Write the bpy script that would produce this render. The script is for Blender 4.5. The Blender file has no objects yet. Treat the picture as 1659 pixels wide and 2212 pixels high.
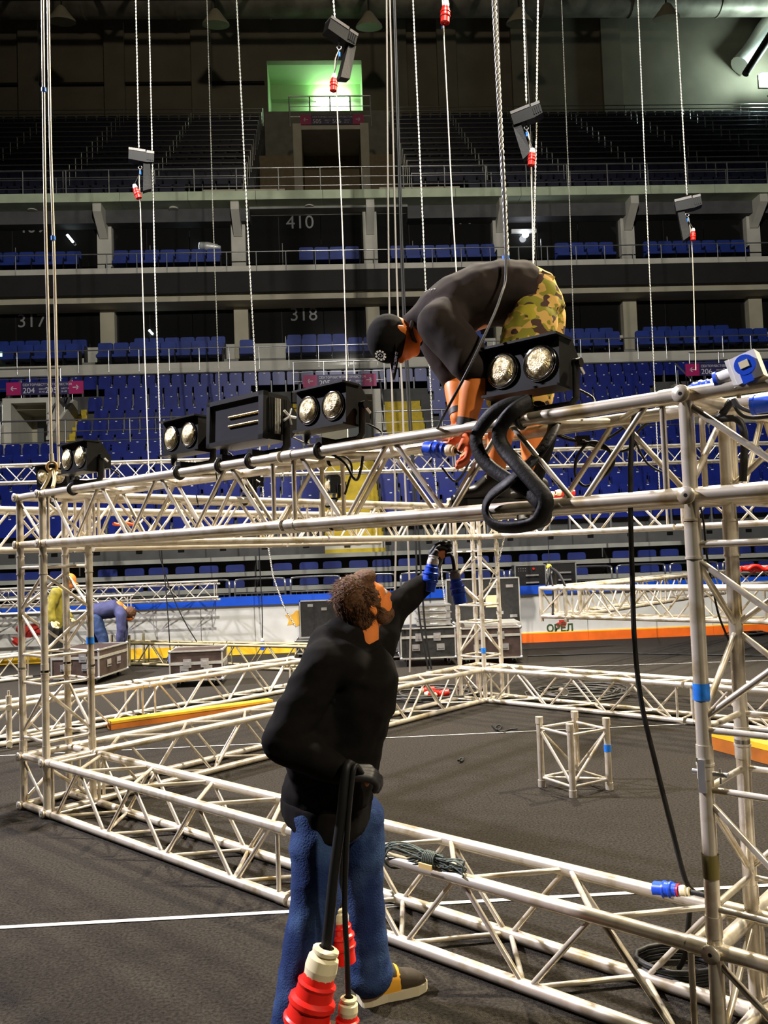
import bpy, math, random
from mathutils import Vector, Matrix, noise as mnoise
random.seed(7)
C = bpy.context.scene.collection
scn = bpy.context.scene
V3 = Vector

# ------------------------------------------------------------------ camera
F_PX, PITCH, ROLL, YAW, CAM_H = 1858.39, .049, -.036, .05236, 1.75
_sy, _cy, _sp, _cp = math.sin(YAW), math.cos(YAW), math.sin(PITCH), math.cos(PITCH)
FWD = V3((_sy*_cp, _cy*_cp, _sp)); _up = V3((-_sy*_sp, -_cy*_sp, _cp)); _rt = V3((_cy, -_sy, 0))
RGT = _rt*math.cos(ROLL)+_up*math.sin(ROLL); UPV = -_rt*math.sin(ROLL)+_up*math.cos(ROLL)
CAM = V3((0, 0, CAM_H))
cd = bpy.data.cameras.new('camera'); cam = bpy.data.objects.new('camera', cd); C.objects.link(cam)
cd.sensor_fit = 'HORIZONTAL'; cd.sensor_width = 36; cd.lens = 36*F_PX/1659; cd.clip_start = .05; cd.clip_end = 300
_m = Matrix((RGT, UPV, -FWD)).transposed().to_4x4(); _m.translation = CAM; cam.matrix_world = _m
scn.camera = cam
def ray(px, py): return FWD+RGT*((px-829.5)/F_PX)-UPV*((py-1106)/F_PX)
def at(px, py, Y):                       # the point at depth Y (metres into the hall) seen at a photo pixel
    d = ray(px, py); return CAM+d*(Y/d.y)
def onz(px, py, z=0.):
    d = ray(px, py); return CAM+d*((z-CAM_H)/d.z)

# ------------------------------------------------------------------ world, lights, exposure
w = bpy.data.worlds.new('hall_air'); scn.world = w; w.use_nodes = True
w.node_tree.nodes['Background'].inputs[0].default_value = (.75, .8, 1, 1)
w.node_tree.nodes['Background'].inputs[1].default_value = .012
scn.view_settings.view_transform = 'Standard'; scn.view_settings.look = 'None'
scn.view_settings.gamma = 1; scn.view_settings.exposure = .5
scn.view_settings.use_curve_mapping = False
def spot(name, loc, tgt, power, col, size=70, blend=.6, rad=.25):
    l = bpy.data.lights.new(name, 'SPOT'); l.energy = power; l.color = col; l.spot_size = math.radians(size)
    l.spot_blend = blend; l.shadow_soft_size = rad
    o = bpy.data.objects.new(name, l); C.objects.link(o); o.location = loc
    o.rotation_euler = (V3(tgt)-V3(loc)).to_track_quat('-Z', 'Y').to_euler(); return o
# floodlights under the roof, pointed at the rink floor and stand; the last is an added fill
spot('floodlight_roof', (-13, 9, 13), (-3, 8.5, 0), 24000, (.93, .89, 1), 60, .5, .3)
spot('floodlight_roof', (10, 9.5, 14), (1.0, 6, 0), 15000, (1, .85, .62), 62, .5, .3)
spot('floodlight_roof', (2.5, 12.5, 17), (0, 7, 0), 16000, (1, .92, .74), 66, .6, .4)
spot('floodlight_roof', (2.5, 4.5, 15), (.5, 16.3, .3), 4000, (1, .96, .88), 56, .5, .3)
spot('floodlight_roof', (7, -4.5, 11), (2.2, 3.6, 1.2), 3600, (1, .87, .66), 46, .7, .3)
spot('floodlight_stand', (1, 1, 14.5), (1, 25, 6.2), 9000, (.97, .93, .86), 84, .3, .05)
spot('back_wall_fill', (0, 12, 26), (0, 43, 27), 1500, (1, .86, .62), 90, .9, .6)  # added fill that keeps the top back wall from going black

# ------------------------------------------------------------------ materials
MATS = {}
def mat(name, col, rough=.5, metal=0., var=0., scale=6., bump=0., bscale=60., emit=None, estr=0., col2=None, lo=.35, hi=.65, trans=0., detail=4, spec=None, coord='pos', ior=None):
    m = bpy.data.materials.new(name); m.use_nodes = True; nt = m.node_tree; b = nt.nodes['Principled BSDF']
    b.inputs['Base Color'].default_value = (*col, 1); b.inputs['Roughness'].default_value = rough; b.inputs['Metallic'].default_value = metal
    if spec is not None: b.inputs['Specular IOR Level'].default_value = spec
    if ior: b.inputs['IOR'].default_value = ior
    if trans: b.inputs['Transmission Weight'].default_value = trans
    def coords():
        if coord == 'pos':
            g = nt.nodes.new('ShaderNodeNewGeometry'); return g.outputs['Position']
        g = nt.nodes.new('ShaderNodeTexCoord'); return g.outputs['Object']
    if var or col2:
        n = nt.nodes.new('ShaderNodeTexNoise'); n.inputs['Scale'].default_value = scale; n.inputs['Detail'].default_value = detail
        nt.links.new(coords(), n.inputs['Vector'])
        r = nt.nodes.new('ShaderNodeValToRGB'); e = r.color_ramp.elements
        e[0].position = lo; e[1].position = hi
        c2 = col2 if col2 else tuple(min(1, c*(1+var)) for c in col)
        c1 = col if col2 else tuple(c*(1-var) for c in col)
        e[0].color = (*c1, 1); e[1].color = (*c2, 1)
        nt.links.new(n.outputs['Fac'], r.inputs['Fac']); nt.links.new(r.outputs['Color'], b.inputs['Base Color'])
    if bump:
        n = nt.nodes.new('ShaderNodeTexNoise'); n.inputs['Scale'].default_value = bscale; n.inputs['Detail'].default_value = 3
        nt.links.new(coords(), n.inputs['Vector'])
        bp = nt.nodes.new('ShaderNodeBump'); bp.inputs['Strength'].default_value = bump; bp.inputs['Distance'].default_value = .02
        nt.links.new(n.outputs['Fac'], bp.inputs['Height']); nt.links.new(bp.outputs['Normal'], b.inputs['Normal'])
    if emit:
        b.inputs['Emission Color'].default_value = (*emit, 1); b.inputs['Emission Strength'].default_value = estr
    MATS[name] = m; return m
ALU = mat('truss_aluminium', (.68, .62, .51), .30, .55, scale=9, col2=(.36, .27, .12), lo=.50, hi=.74, detail=6)
ALU2 = mat('far_truss_aluminium', (.66, .60, .48), .34, .5, var=.15, scale=7)
ALUD = mat('dull_truss_aluminium', (.30, .25, .13), .5, .45, var=.15, scale=7)
STEEL = mat('stainless_steel', (.60, .60, .60), .28, .85, var=.08, scale=20)
CHAIN = mat('galvanised_chain', (.66, .64, .58), .33, .7)
CHAIND = mat('dull_chain', (.30, .29, .25), .45, .6)
WIRE = mat('steel_wire_rope', (.50, .46, .38), .45, .5, bump=.5, bscale=250)
CARPET = mat('dark_carpet', (.010, .0087, .0068), .95, 0, col2=(.050, .0425, .033), scale=70, lo=.3, hi=.7, detail=8, bump=.8, bscale=220, spec=.15)
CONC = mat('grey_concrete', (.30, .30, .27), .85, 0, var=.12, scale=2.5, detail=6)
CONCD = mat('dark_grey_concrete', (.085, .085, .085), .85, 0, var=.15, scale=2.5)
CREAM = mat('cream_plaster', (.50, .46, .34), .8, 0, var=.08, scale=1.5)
WHITEP = mat('white_painted_plaster', (.62, .60, .52), .75, 0, var=.06, scale=2)
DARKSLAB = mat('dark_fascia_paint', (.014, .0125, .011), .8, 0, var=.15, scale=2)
BLACKG = mat('dark_box_glass', (.012, .012, .011), .08, 0, spec=.35)
DARKIN = mat('dark_interior', (.02, .019, .017), .8)
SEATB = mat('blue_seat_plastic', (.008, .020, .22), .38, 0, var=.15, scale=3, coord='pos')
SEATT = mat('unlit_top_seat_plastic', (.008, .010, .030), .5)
SEATD = mat('blue_seat_plastic_dusty', (.010, .022, .15), .5, 0, var=.2, scale=3)
VIPB = mat('blue_vip_upholstery', (.010, .036, .26), .55, 0, var=.2, scale=3)
TAGW = mat('white_seat_number', (.8, .8, .8), .5)
GREYM = mat('grey_seat_bracket', (.22, .22, .22), .5, .3)
YSTAIR = mat('yellow_stair_paint', (.62, .46, .035), .75, 0, var=.15, scale=5)
BLKM = mat('black_metal', (.005, .005, .005), .45, .0, spec=.18, var=.2, scale=25)
BLKP = mat('black_rubber', (.010, .010, .010), .5, 0, spec=.3)
GREYC = mat('grey_cable_sheath', (.20, .18, .15), .5)
DARKC = mat('dark_cable_sheath', (.045, .042, .036), .55)
BOARDW = mat('white_rink_board', (.66, .65, .60), .5, 0, var=.07, scale=3, detail=8)
BLUER = mat('blue_board_rail', (.006, .075, .56), .4)
ORANGEW = mat('orange_wood', (.42, .12, .008), .6, 0, var=.2, scale=4)
YELLOWW = mat('yellow_wood', (.62, .33, .012), .6, 0, var=.2, scale=4)
ORANGE = mat('orange_kick_strip', (.86, .15, .012), .5, 0, var=.1, scale=4)
YELLOWK = mat('yellow_edge', (.90, .52, .02), .5, 0, var=.1, scale=4)
RED = mat('red_connector_plastic', (.72, .016, .008), .35)
BLUEC = mat('blue_connector_plastic', (.008, .07, .62), .35)
CREAMC = mat('cream_connector_plastic', (.74, .66, .42), .45)
WHITEC = mat('white_connector_plastic', (.80, .78, .72), .45)
TAPEB = mat('blue_tape', (.008, .16, .62), .5, 0, var=.25, scale=40)
MAGENTA = mat('magenta_sign_panel', (.46, .012, .14), .5)
NAVY = mat('navy_sign_panel', (.030, .026, .11), .5)
SIGNT = mat('sign_lettering', (.75, .72, .80), .5)
GLASSN = mat('frosted_glass_number', (.27, .27, .26), .6)
CASE = mat('brown_laminate_case', (.040, .024, .018), .45, 0, var=.25, scale=12)
CASEB = mat('black_laminate_case', (.016, .015, .014), .4, 0, var=.3, scale=20)
ALUC = mat('case_edge_aluminium', (.55, .54, .48), .4, .7, var=.1, scale=15)
STRAP = mat('black_sling_fabric', (.005, .0046, .0046), .6, 0, spec=.3, bump=.12, bscale=60)
WHITE_LINE = mat('white_floor_tape', (.50, .49, .45), .7, 0, var=.15, scale=12)
LAMP = mat('lit_fluorescent_tube', (1, 1, 1), .4, emit=(.80, 1, .88), estr=45)
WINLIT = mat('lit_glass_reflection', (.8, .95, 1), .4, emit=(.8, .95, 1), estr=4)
FOIL = mat('foil_duct_wrap', (.70, .71, .68), .35, .35, bump=1, bscale=3)
DUCT = mat('grey_air_duct', (.30, .28, .24), .5, .3, var=.3, scale=1.2)
ROOFM = mat('dark_roof_steel', (.035, .032, .028), .8)
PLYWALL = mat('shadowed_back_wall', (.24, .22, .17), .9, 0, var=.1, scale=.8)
GREENW = mat('pale_green_wall', (.45, .56, .36), .8)
def glassmat():
    m = bpy.data.materials.new('railing_glass'); m.use_nodes = True; nt = m.node_tree; nt.nodes.clear()
    o = nt.nodes.new('ShaderNodeOutputMaterial'); mx = nt.nodes.new('ShaderNodeMixShader'); t = nt.nodes.new('ShaderNodeBsdfTransparent')
    g = nt.nodes.new('ShaderNodeBsdfGlossy'); g.inputs['Roughness'].default_value = .04; f = nt.nodes.new('ShaderNodeFresnel'); f.inputs[0].default_value = 1.45
    nt.links.new(f.outputs[0], mx.inputs[0]); nt.links.new(t.outputs[0], mx.inputs[1]); nt.links.new(g.outputs[0], mx.inputs[2]); nt.links.new(mx.outputs[0], o.inputs[0])
    return m
RGLASS = glassmat()

# ------------------------------------------------------------------ mesh helpers
WM = {}                                  # world matrix of every object that may get children
def wm(o): return WM.get(o.name, Matrix.Identity(4))
def tag(o, label=None, cat=None, group=None, kind=None):
    if label: o['label'] = label
    if cat: o['category'] = cat
    if group: o['group'] = group
    if kind: o['kind'] = kind
    return o
def thing(name, label, cat, loc=(0, 0, 0), group=None, rz=0.):
    o = bpy.data.objects.new(name, None); C.objects.link(o); o.empty_display_size = .1
    o.location = loc; o.rotation_euler = (0, 0, rz)
    WM[o.name] = Matrix.Translation(V3(loc)) @ Matrix.Rotation(rz, 4, 'Z')
    return tag(o, label, cat, group)
def struct(name): 
    o = bpy.data.objects.new(name, None); C.objects.link(o); o['kind'] = 'structure'; return o
def adopt(o, p):
    o.parent = p; o.matrix_parent_inverse = wm(p).inverted()
def frame(d):
    d = V3(d).normalized(); a = V3((0, 0, 1)) if abs(d.z) < .95 else V3((1, 0, 0))
    x = a.cross(d).normalized(); return x, d.cross(x), d
class MB:
    def __init__(s): s.v = []; s.f = []; s.sm = []
    def add(s, v, f, sm=False):
        o = len(s.v); s.v += [tuple(p) for p in v]; s.f += [tuple(i+o for i in q) for q in f]; s.sm += [sm]*len(f); return s
    def box(s, lo, hi, R=None):
        v = [V3((x, y, z)) for z in (lo[2], hi[2]) for y in (lo[1], hi[1]) for x in (lo[0], hi[0])]
        if R is not None: v = [R @ p for p in v]
        return s.add(v, [(0, 2, 3, 1), (4, 5, 7, 6), (0, 1, 5, 4), (2, 6, 7, 3), (0, 4, 6, 2), (1, 3, 7, 5)])
    def cyl(s, p0, p1, r, r1=None, n=10, cap=True):
        p0 = V3(p0); p1 = V3(p1); r1 = r if r1 is None else r1; x, y, _ = frame(p1-p0)
        cs = [(math.cos(2*math.pi*i/n), math.sin(2*math.pi*i/n)) for i in range(n)]
        v = [p0+(x*a+y*b)*r for a, b in cs]+[p1+(x*a+y*b)*r1 for a, b in cs]
        s.add(v, [(i, (i+1) % n, n+(i+1) % n, n+i) for i in range(n)], True)
        if cap: s.add(v, [tuple(range(n-1, -1, -1)), tuple(range(n, 2*n))])
        return s
    def tube(s, pts, r, n=8, closed=False, cap=True, flat=1.):
        pts = [V3(p) for p in pts]; N = len(pts); v = []; px = None
        for i, p in enumerate(pts):
            d = (pts[(i+1) % N]-pts[i-1]) if closed else pts[min(i+1, N-1)]-pts[max(i-1, 0)]
            d.normalize()
            if px is None: px, py, _ = frame(d)
            else:
                px = (px-d*px.dot(d)); px = px.normalized() if px.length > 1e-6 else frame(d)[0]; py = d.cross(px)
            rr = r[i] if isinstance(r, (list, tuple)) else r
            v += [p+(px*math.cos(2*math.pi*k/n)*flat+py*math.sin(2*math.pi*k/n))*rr for k in range(n)]
        m = N if closed else N-1
        f = [(i*n+k, i*n+(k+1) % n, ((i+1) % N)*n+(k+1) % n, ((i+1) % N)*n+k) for i in range(m) for k in range(n)]
        s.add(v, f, True)
        if cap and not closed: s.add(v[:n]+v[-n:], [tuple(range(n-1, -1, -1)), tuple(range(n, 2*n))])
        return s
    def lathe(s, prof, o, ax, n=16):
        o = V3(o); x, y, z = frame(ax); v = []
        for r, h in prof: v += [o+z*h+(x*math.cos(2*math.pi*k/n)+y*math.sin(2*math.pi*k/n))*r for k in range(n)]
        f = [(i*n+k, i*n+(k+1) % n, (i+1)*n+(k+1) % n, (i+1)*n+k) for i in range(len(prof)-1) for k in range(n)]
        s.add(v, f, True); L = len(prof)
        return s.add(v[:n]+v[-n:], [tuple(range(n-1, -1, -1)), tuple(range(n, 2*n))])
    def lathe_sharp(s, prof, o, ax, n=16):
        o = V3(o); d = V3(ax).normalized()
        for (r0, h0), (r1, h1) in zip(prof, prof[1:]):
            x, y, z = frame(d); cs = [(math.cos(2*math.pi*k/n), math.sin(2*math.pi*k/n)) for k in range(n)]
            v = [o+d*h0+(x*a+y*b)*r0 for a, b in cs]+[o+d*h1+(x*a+y*b)*r1 for a, b in cs]; s.add(v, [(i, (i+1) % n, n+(i+1) % n, n+i) for i in range(n)], True)
        return s
    def sph(s, c, r, n=12, m=8, sc=(1, 1, 1), R=None):
        c = V3(c); v = []
        for i in range(m+1):
            t = math.pi*i/m
            for k in range(n):
                a = 2*math.pi*k/n; p = V3((math.sin(t)*math.cos(a)*r*sc[0], math.sin(t)*math.sin(a)*r*sc[1], math.cos(t)*r*sc[2]))
                v.append(c+(R @ p if R is not None else p))
        return s.add(v, [(i*n+k, (i+1)*n+k, (i+1)*n+(k+1) % n, i*n+(k+1) % n) for i in range(m) for k in range(n)], True)
    def ring(s, c, ax, R, r, n=20, m=6):
        x, y, z = frame(ax); c = V3(c)
        return s.tube([c+(x*math.cos(2*math.pi*i/n)+y*math.sin(2*math.pi*i/n))*R for i in range(n)], r, m, True)
    def prism(s, poly, o, x, y, depth):
        o = V3(o); x = V3(x); y = V3(y); z = x.cross(y).normalized()*depth; n = len(poly)
        v = [o+x*a+y*b for a, b in poly]+[o+x*a+y*b+z for a, b in poly]
        return s.add(v, [tuple(range(n-1, -1, -1)), tuple(range(n, 2*n))]+[(i, (i+1) % n, n+(i+1) % n, n+i) for i in range(n)])
    def mesh(s, name):
        me = bpy.data.meshes.new(name); me.from_pydata(s.v, [], s.f)
        me.polygons.foreach_set('use_smooth', s.sm); me.update(); return me
    def build(s, name, m, parent=None):
        me = s.mesh(name); me.materials.append(m); o = bpy.data.objects.new(name, me); C.objects.link(o)
        if parent is not None: adopt(o, parent)
        return o
def single(name, mb, m, label, cat, group=None): return tag(mb.build(name, m), label, cat, group)
_rod = {}
def rod(name, p0, p1, r, m, parent, n=10):           # a round bar: alike bars share one unit mesh
    k = (m.name, n)
    if k not in _rod:
        me = MB().cyl((0, 0, 0), (0, 0, 1), 1, n=n).mesh('bar'); me.materials.append(m); _rod[k] = me
    o = bpy.data.objects.new(name, _rod[k]); C.objects.link(o)
    p0 = V3(p0); p1 = V3(p1); x, y, z = frame(p1-p0)
    M4 = Matrix((x*r, y*r, z*(p1-p0).length)).transposed().to_4x4(); M4.translation = p0
    if parent is not None: adopt(o, parent)
    o.matrix_basis = M4; return o
_blk = {}
def block(name, lo, hi, m, parent):                  # a box: alike boxes share one unit mesh
    if m.name not in _blk:
        me = MB().box((0, 0, 0), (1, 1, 1)).mesh('block'); me.materials.append(m); _blk[m.name] = me
    o = bpy.data.objects.new(name, _blk[m.name]); C.objects.link(o)
    if parent is not None: adopt(o, parent)
    M4 = Matrix.Diagonal((hi[0]-lo[0], hi[1]-lo[1], hi[2]-lo[2], 1)); M4.translation = V3(lo); o.matrix_basis = M4; return o
def copy_tree(o, M4, label=None, group=None):
    def cp(s, par):
        c = s.copy(); C.objects.link(c)
        if par is not None: c.parent = par
        for ch in s.children: cp(ch, c)
        return c
    r = cp(o, None); r.matrix_basis = M4
    if label: r['label'] = label
    if group: r['group'] = group
    return r
def smooth_path(pts, k=6, closed=False):             # Catmull-Rom
    P = [V3(p) for p in pts]; n = len(P); out = []
    rng = n if closed else n-1
    for i in range(rng):
        p0 = P[(i-1) % n] if closed or i else P[0]*2-P[1]; p1 = P[i]; p2 = P[(i+1) % n]
        p3 = P[(i+2) % n] if closed or i < n-2 else P[-1]*2-P[-2]
        for j in range(k):
            t = j/k; out.append(.5*((2*p1)+(p2-p0)*t+(2*p0-5*p1+4*p2-p3)*t*t+(3*p1-p0-3*p2+p3)*t**3))
    if not closed: out.append(P[-1])
    return out
def text(name, s, size, o, x, y, m, parent, depth=.004, align='LEFT', bold=0.):
    cu = bpy.data.curves.new(name, 'FONT'); cu.body = s; cu.size = size; cu.extrude = depth; cu.align_x = align; cu.offset = bold*size
    t = bpy.data.objects.new(name, cu); C.objects.link(t); dg = bpy.context.evaluated_depsgraph_get()
    me = bpy.data.meshes.new_from_object(t.evaluated_get(dg)); bpy.data.objects.remove(t); bpy.data.curves.remove(cu)
    x = V3(x).normalized(); y = V3(y).normalized(); M4 = Matrix((x, y, x.cross(y))).transposed().to_4x4(); M4.translation = V3(o)
    me.transform(M4); me.materials.clear(); me.materials.append(m); ob = bpy.data.objects.new(name, me); C.objects.link(ob)
    if parent is not None: adopt(ob, parent)
    return ob
_on = ['', 'first', 'second', 'third', 'fourth', 'fifth', 'sixth', 'seventh', 'eighth', 'ninth', 'tenth', 'eleventh', 'twelfth', 'thirteenth', 'fourteenth', 'fifteenth', 'sixteenth', 'seventeenth', 'eighteenth', 'nineteenth']
_tn = {2: 'twenty', 3: 'thirty', 4: 'forty', 5: 'fifty', 6: 'sixty'}
def nth(n):
    if n < 20: return _on[n]
    t, u = divmod(n, 10); return (_tn[t][:-1]+'ieth') if u == 0 else _tn[t]+'-'+_on[u]

# ------------------------------------------------------------------ the hall
def tagk(o, kind='structure'): o['kind'] = kind; return o
tagk(MB().add([(-24, -8, 0), (26, -8, 0), (26, 16.4, 0), (-24, 16.4, 0)], [(0, 1, 2, 3)]).build('floor', CARPET))
tagk(MB().box((-24, 16.4, -.1), (26, 22, 0)).build('floor', CONC))
for p, q, wd in (((-4.6, 4.395), (3.2, 4.345), .035), ((-7.5, 8.32), (6, 8.26), .018), ((1.2, 12.75), (9, 12.1), .022)):
    a = V3((*p, .004)); b = V3((*q, .004)); n = V3((-(b-a).y, (b-a).x, 0)).normalized()*wd/2
    tag(MB().add([a-n, b-n, b+n, a+n], [(0, 1, 2, 3)]).build('floor_line', WHITE_LINE), {.035: 'wide white tape line across the carpet by the nearest feet', .018: 'thin white line on carpet behind the small truss cube', .022: 'thin pale line on carpet in front of the rink boards'}[wd], 'tape line')

# lower fixed stand: seven rows, cross aisle, six upper rows
XL, XR = -17., 21.
LOW = [(24.9-.72*j, 4.44-.39*j) for j in range(7)]          # (y of seat backs, floor z), row 0 at the top
UPP = [(30.1-.65*k, 7.46-.495*k) for k in range(6)]
ST = (-.35, 1.05)                                            # yellow stair in the lower rows
VOM = [(-10.35, -8.75, -10.9, -8.25), (-1.15, 1.45, -2.5, 2.9), (11.75, 14.4, 11.2, 15.6)]  # portal x0,x1 and its stairs' outer x0,x1
def terrace(name, rows, x0, x1, tread, parent=None):
    mb = MB()
    for y, z in rows: mb.box((x0, y+.06-tread, z-.6), (x1, y+.06+.02, z))
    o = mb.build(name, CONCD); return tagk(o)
terrace('terrace_lower_west', LOW, XL, ST[0], .72); terrace('terrace_lower_east', LOW, ST[1], XR, .72)
xs = [XL]+[x for v in VOM for x in (v[2], v[3])]+[XR]
for i in range(0, 8, 2): terrace('terrace_upper', UPP[1:], xs[i], xs[i+1], .65)
terrace('terrace_upper_top', UPP[:1], XL, XR, .65)
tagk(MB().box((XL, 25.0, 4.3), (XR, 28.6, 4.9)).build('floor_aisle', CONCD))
tagk(MB().box((XL, 26.3, 4.9), (VOM[0][2], 26.32, 4.95)).build('trim_1', CONC))
# grey white fascia under the front row with dark brackets
fas = struct('trim_2')
for i in range(19): block('fascia_panel', (XL+2*i+.01, 19.96, 1.90), (XL+2*i+1.99, 20.02, 2.14), WHITEP, fas)
for i in range(40): block('bracket', (XL+.95*i, 19.9, 1.97), (XL+.95*i+.14, 19.958, 2.04), BLKM, fas)
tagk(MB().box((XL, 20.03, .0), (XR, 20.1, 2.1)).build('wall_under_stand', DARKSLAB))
# stairs
def stair(x0, x1, rows, rise0, m=YSTAIR, sub=2, label=None):
    s = struct('stair')
    for i, (y, z) in enumerate(rows):
        zt, dy, yb = z, rows[0][0]-rows[1][0], y+.08
        dz = rows[0][1]-rows[1][1]
        for k in range(sub):
            block('step', (x0, yb-dy*(k+1)/sub, zt-dz*(k+1)/sub-.35), (x1, yb-dy*k/sub, zt-dz*k/sub), m, s)
    return s
stair(ST[0], ST[1], LOW, .39)
stair(VOM[1][2], VOM[1][0]-.06, UPP[1:], .5); stair(VOM[1][1]+.06, VOM[1][3], UPP[1:], .5)
stair(VOM[0][1]+.2, VOM[0][3], UPP[1:], .5); stair(VOM[2][2], VOM[2][0]-.2, UPP[1:], .5)
# portals
for i, (a, b, c, d) in enumerate(VOM):
    p = struct('portal')
    T = 7.02
    block('lintel', (a, 27.15, T-.16), (b, 29.4, T), WHITEP, p)
    for x0, x1 in ((a, a+.26), (b-.26, b)): block('jamb', (x0, 27.15, 4.9), (x1, 29.4, T-.16), WHITEP, p)
    block('back_wall', (a+.26, 29.0, 4.9), (b-.26, 29.1, T-.16), CREAM, p)
    block('soffit', (a+.26, 27.6, T-.3), (b-.26, 29.0, T-.16), CREAM, p)
    dx = a+.45 if i != 1 else .35
    dw = block('door_leaf', (dx, 28.93, 4.9), (dx+.9, 28.99, 6.55), mat('grey_door_paint', (.13, .14, .14), .6) if i == 0 else MATS['grey_door_paint'], p)
    for x, sgn in ((a-.06, -1), (b, 1)):                     # cheek walls that slope down beside the stairs
        MB().prism([(0, 0), (2.9, 0), (2.9, 2.35), (2.55, 2.35), (0, .75)], (x, 26.3, 4.9), (0, 1, 0), (0, 0, 1), .10).build('cheek_wall', WHITEP, p)

# sign boards over the portals
def sign(x0, x1, y, z0, z1, a, b, la, lb, sub, label, left=True, right=True):
    h = z1-z0; s = thing('sector_sign', label, 'sign', ((x0+x1)/2, y, z0)); aw = h*1.12
    l = x0+(aw if left else 0); r = x1-(aw if right else 0)
    block('panel', (l, y, z0), (r, y+.05, z1), NAVY, s)
    for on, p0, sg in ((left, x0, -1), (right, r, 1)):
        if not on: continue
        block('arrow_panel', (p0, y-.004, z0), (p0+aw, y+.05, z1), MAGENTA, s)
        c = p0+aw/2; zc = (z0+z1)/2; k = h*.25
        ar = MB(); ar.box((c-k, y-.012, zc-h*.035), (c+k, y-.005, zc+h*.035))
        for q in (1, -1): ar.prism([(0, 0), (-sg*k*.8, q*k*.8), (-sg*k*.8-sg*h*.05, q*k*.8-q*h*.05), (-sg*h*.08, 0)], (c+sg*k, y-.012, zc), (1, 0, 0), (0, 0, 1), -.006)
        ar.build('arrow', SIGNT, s)
    mid = (l+r)/2
    for x, num, on in ((l+h*.14, a, True), (mid+h*.02, b, bool(b))):
        if not on: continue
        text('lettering', sub, h*.26, (x, y-.006, z0+h*.68), (1, 0, 0), (0, 0, 1), SIGNT, s, .003)
        text('lettering', num[0], h*.62, (x, y-.006, z0+h*.12), (1, 0, 0), (0, 0, 1), SIGNT, s, .003)
        text('lettering', 'МЕСТА', h*.17, (x+h*1.24, y-.006, z0+h*.37), (1, 0, 0), (0, 0, 1), SIGNT, s, .002)
        text('lettering', num[1], h*.19, (x+h*1.24, y-.006, z0+h*.14), (1, 0, 0), (0, 0, 1), SIGNT, s, .002)
    return s
SUB = 'СЕКТОР/SECTOR'
sign(-10.2, -7.84, 27.08, 7.10, 7.50, ('204', '22-43'), ('205', '01-09'), 1, 1, SUB, 'navy and magenta sector sign over the portal at left edge')
sign(-1.0, 1.33, 27.08, 7.10, 7.50, ('205', '10-22'), ('206', '01-12'), 1, 1, SUB, 'navy and magenta sector sign over the middle portal')
sign(11.37, 13.8, 27.08, 7.16, 7.56, ('206', '13-24'), ('207', '01-12'), 1, 1, SUB, 'sector sign half hidden behind the right truss tower')
sign(-1.10, 1.62, 36.0, 20.2, 20.62, ('505', '11-22'), ('506', '01-12'), 1, 1, SUB, 'sector sign high up below the green lit wall')

# railings
def railing(label, x0, x1, y, z, h, step, bars, cat='railing', glass=False, r=.022, group=None, mt=STEEL, ends=False):
    s = thing('railing', label, cat, ((x0+x1)/2, y, z), group)
    n = max(1, round((x1-x0)/step))
    for i in range(n+1): rod('post', (x0+(x1-x0)*i/n, y, z), (x0+(x1-x0)*i/n, y, z+h), r, mt, s, 8)
    for k, b in enumerate(bars): rod('handrail' if k == 0 else 'crossbar', (x0-.01, y, z+b), (x1+.01, y, z+b), r*(1.1 if k == 0 else .6), mt, s, 8)
    if glass:
        for i in range(n): block('glass_pane', (x0+(x1-x0)*i/n+.04, y-.006, z+.08), (x0+(x1-x0)*(i+1)/n-.04, y+.006, z+h-.08), RGLASS, s)
    return s
railing('steel railing of the aisle left of the yellow stair', XL, ST[0]-.1, 25.12, 4.9, 1.05, 1.9, (1.05, .72, .42))
railing('steel railing of the aisle right of the yellow stair', ST[1]+.1, XR, 25.12, 4.9, 1.05, 1.9, (1.05, .72, .42))
for (a, b, c, d), nm in zip(VOM, ('at the left edge', 'of the middle portal', 'behind the right truss tower')):
    railing('steel railing above the sector sign %s' % nm, a-.15, b+.15, 27.3, 7.02, .95, .9, (.95, .62, .32))
    for x, sd in ((a-.01, 'left'), (b+.05, 'right')):
        s = thing('stair_handrail', 'sloping steel handrail on the %s side of the portal, sign %s' % (sd, nm), 'handrail', (x, 26.3, 5.65))
        p = [V3((x, 26.35, 6.35)), V3((x, 28.8, 7.95))]
        rod('handrail', p[0], p[1], .025, STEEL, s, 8)
        for t in (0, .33, .66, 1): q = p[0].lerp(p[1], t); rod('post', q-V3((0, 0, .8)), q, .018, STEEL, s, 8)
# gallery 300 and 400
for lev, zf in ((300, 8.70), (400, 12.15)):
    tagk(MB().box((XL, 30.6, zf-.28 if lev == 300 else zf-.11), (XR, 32.0, zf+.02)).build('floor_gallery', CONC))
    tagk(MB().box((XL, 30.56, zf-.26), (XR, 30.66, zf+.10)).build('trim_%d' % (3 if lev == 300 else 4), WHITEP))
    railing('glass and steel railing of the %s gallery' % ('lower' if lev == 300 else 'upper'), XL+.6, XR-.4, 30.54, zf-.2, .80, 1.06, (.80,), glass=True, r=.02)
tagk(MB().box((XL, 31.28, 8.72), (XR, 31.8, 9.05)).build('floor_gallery_step', CONC))
tagk(MB().box((XL, 31.80, 8.72), (XR, 31.86, 9.73)).build('wall_behind_gallery_seats', WHITEP))
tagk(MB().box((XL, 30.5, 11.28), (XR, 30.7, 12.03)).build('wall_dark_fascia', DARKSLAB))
tagk(MB().box((XL, 30.7, 11.9), (XR, 36, 12.02)).build('ceiling_gallery_300', DARKIN))
tagk(MB().box((XL, 30.75, 11.06), (XR, 31.95, 11.9)).build('trim_5', CREAM))
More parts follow.
